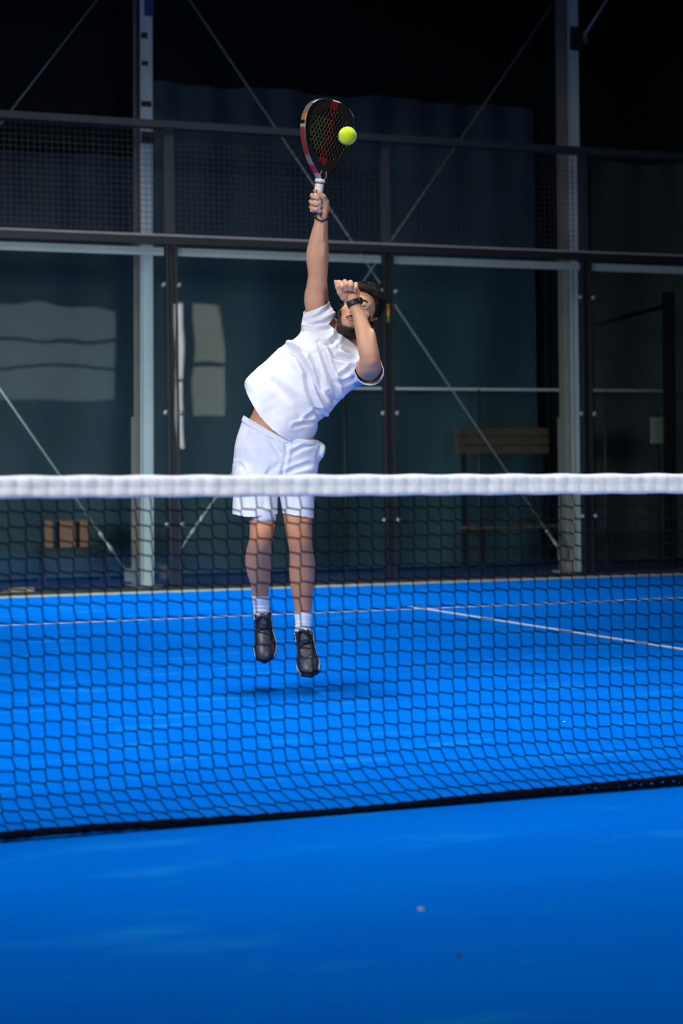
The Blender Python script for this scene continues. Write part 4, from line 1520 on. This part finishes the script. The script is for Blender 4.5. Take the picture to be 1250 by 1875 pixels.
# face is set in from the rim
face = smax(np.broadcast_to(d2 + .010, F.F.shape), .019 - .0022 - Z, .002)
F.F = smax(F.F, -face.astype(np.float32), .0015)
HOLES = []
for j in range(13):
    yy = .222 + j * .0155
    wrow = np.interp(yy, hw_y, hw_x) - .030
    k = int(wrow / .0165)
    for i in range(-k, k + 1):
        xx = (i + (.5 if j % 2 else 0)) * .0165
        if abs(xx) > wrow or ((xx / .088) ** 2 + ((yy - .31) / .105) ** 2) > 1: continue
        F.add(cone((xx, yy, .004), (xx, yy, .03), .0052, .0052), .0, True)
        HOLES.append((xx, yy))
V, Q = surface_nets(F.F, np.array([F.ax[i][0] for i in range(3)]), F.h)
V = relax(V, Q, 1, .35)
C = np.tile(np.array([.006, .006, .008]), (len(V), 1))
x, y, z = V[:, 0], V[:, 1], V[:, 2]
ed = np.interp(y, hw_y, hw_x) - np.abs(x)
front = z > .012
nz_ = wob(x, y, 0 * x, 160, 41)
ol = front & (ed > .022)
C[ol] = (.016, .013, .009)
sp = front & (ed > .02) & (np.hypot((x + .045) / .045, (y - .31) / .07) + .35 * nz_ < 1)
C[sp] = (.055, .058, .010)
xc = -.004 + .03 * (y - .30) / .1 * .3
st1 = front & (np.abs(x - .002 - .04 * (y - .42)) < .017 + .004 * nz_) & (y > .385) & (y < .45)
st2 = front & (np.abs(x + .004) < .020 + .008 * nz_) & (y > .275) & (y < .375) & (nz_ > -.25)
st3 = front & (np.abs(x + .012 - .06 * (y - .24)) < .018) & (y > .195 + .010 * np.sin(x * 200)) & (y < .262 + .006 * nz_)
C[st1] = (.16, .008, .010); C[st2] = (.14, .016, .008); C[st3] = (.20, .008, .012)
# painted frame edge on the viewer-left side
le = (x < 0) & (ed < .012) & (z < .0165)
for a, b, c in ((.128, .150, (.30, .34, .40)), (.150, .178, (.42, .02, .035)), (.178, .205, (.30, .25, .22)), (.205, .262, (.30, .17, .07)), (.215, .318, (.30, .05, .05)), (.318, .330, (.42, .45, .30)), (.345, .372, (.50, .17, .03)), (.372, .410, (.17, .15, .12)), (.410, .440, (.16, .09, .05))):
    m = le & (y > a) & (y < b)
    C[m] = np.array(c) * .6
m = (ed < .006) & (y > .40) & (np.sin(x * 75 + 1) > .35) & (x > -.06)
C[m] = (.45, .45, .46)
m = (y > .448) & (np.abs(x - .012) < .02); C[m] = (.60, .45, .44)
nv = front & (x < -.0) & (y < .25) & (ed < .02) & (ed > .010); C[nv] = (.010, .014, .05)
for xx, yy in HOLES:
    C[(np.hypot(x - xx, y - yy) < .0066) & (z > -.01)] = (.003, .003, .003)  # shade inside the drilled holes, painted near black
# pale chevrons at the throat
for s in (-1, 1):
    dd, _ = seg_d(x * 1000, y * 1000, [(s * 9, 131), (s * 17, 147), (s * 11, 163)])
    C[(dd < 1.6) & (z > .006)] = (.42, .46, .55)
head_o = mk('racket_head', V, Q, attr_mat('racket_paint', .32, .5), racket, colors=C, frame=RF)
M['grip'] = mat('white_grip', (0.74, 0.71, 0.66), .75, .2, var=.08, scale=60, bump=.3, bscale=150)
M['red'] = mat('red_band', (0.36, 0.02, 0.03), .5, .4)
g = MB()
pr = []
for i in range(40):
    hh = i * .128 / 39
    pr.append((.0180 + .0012 * math.sin(i * 1.25) * .5 + (.002 if i > 35 else 0) + (.003 if i < 3 else 0), hh))
g.lathe(pr, (0, .002, 0), (0, 1, 0), 16)
mkmb('grip', g, M['grip'], racket, RF)
mkmb('end_cap', MB().lathe([(.018, -.004), (.0225, -.003), (.0235, .002), (.0235, .008), (.020, .010)], (0, 0, 0), (0, 1, 0), 20), M['grip'], racket, RF)
mkmb('grip_band', MB().lathe([(.0195, .109), (.0212, .1095), (.0212, .1145), (.0195, .115)], (0, .002, 0), (0, 1, 0), 20), M['red'], racket, RF)
mkmb('grip_collar', MB().lathe([(.0195, .117), (.0210, .1175), (.0215, .126), (.0185, .129)], (0, .002, 0), (0, 1, 0), 20), M['grip'], racket, RF)
cord = [(578, 389, RO), (577.5, 394, RO + .010), (579.5, 400, RO - .004), (584, 403.5, .062), (591, 405, .062), (598, 402.5, .050), (602, 398, .020), (598, 397, -.012), (588, 398, -.020), (577, 398, -.008), (573.5, 397.5, .02), (577, 399.5, .052), (583, 402, .060)]
A = np.array(Matrix.Translation(-RB) @ CM)
mkmb('wrist_strap', MB().tube([pt(*c) for c in cord], .0030, 6), M['lace'], racket, A)

# ---------------------------------------------------------------- ball
bp_ = Vector(cam2world(*pt(636, 249, .95)))
M['ball'] = mat('tennis_felt', (0.50, 0.66, 0.012), .9, .1, var=.12, scale=60, bump=.5, bscale=300, sheen=.3)
M['seam'] = mat('ball_seam', (0.62, 0.66, 0.20), .8, .2)
ball = empty('ball', bp_)
tag(ball, 'yellow-green ball in the air just in front of the racket', 'ball')
bm = bmesh.new(); bmesh.ops.create_icosphere(bm, subdivisions=4, radius=.0335)
rs = np.random.RandomState(3)
for vv in bm.verts: vv.co *= 1 + rs.normal() * .004
me = bpy.data.meshes.new('felt'); bm.to_mesh(me); bm.free(); me.materials.append(M['ball'])
me.polygons.foreach_set('use_smooth', [True] * len(me.polygons))
link(bpy.data.objects.new('felt', me), ball)
pts = []
for i in range(97):
    t = 2 * math.pi * i / 96
    a_, b_ = .75, .25
    p = Vector((a_ * math.cos(t) + b_ * math.cos(3 * t), a_ * math.sin(t) - b_ * math.sin(3 * t), 2 * math.sqrt(a_ * b_) * math.sin(2 * t)))
    pts.append(p.normalized() * .0333)
so = MB().tube(pts, .0011, 6, False).build('seam', M['seam'], ball, True)
so.rotation_euler = (.5, .3, .9)
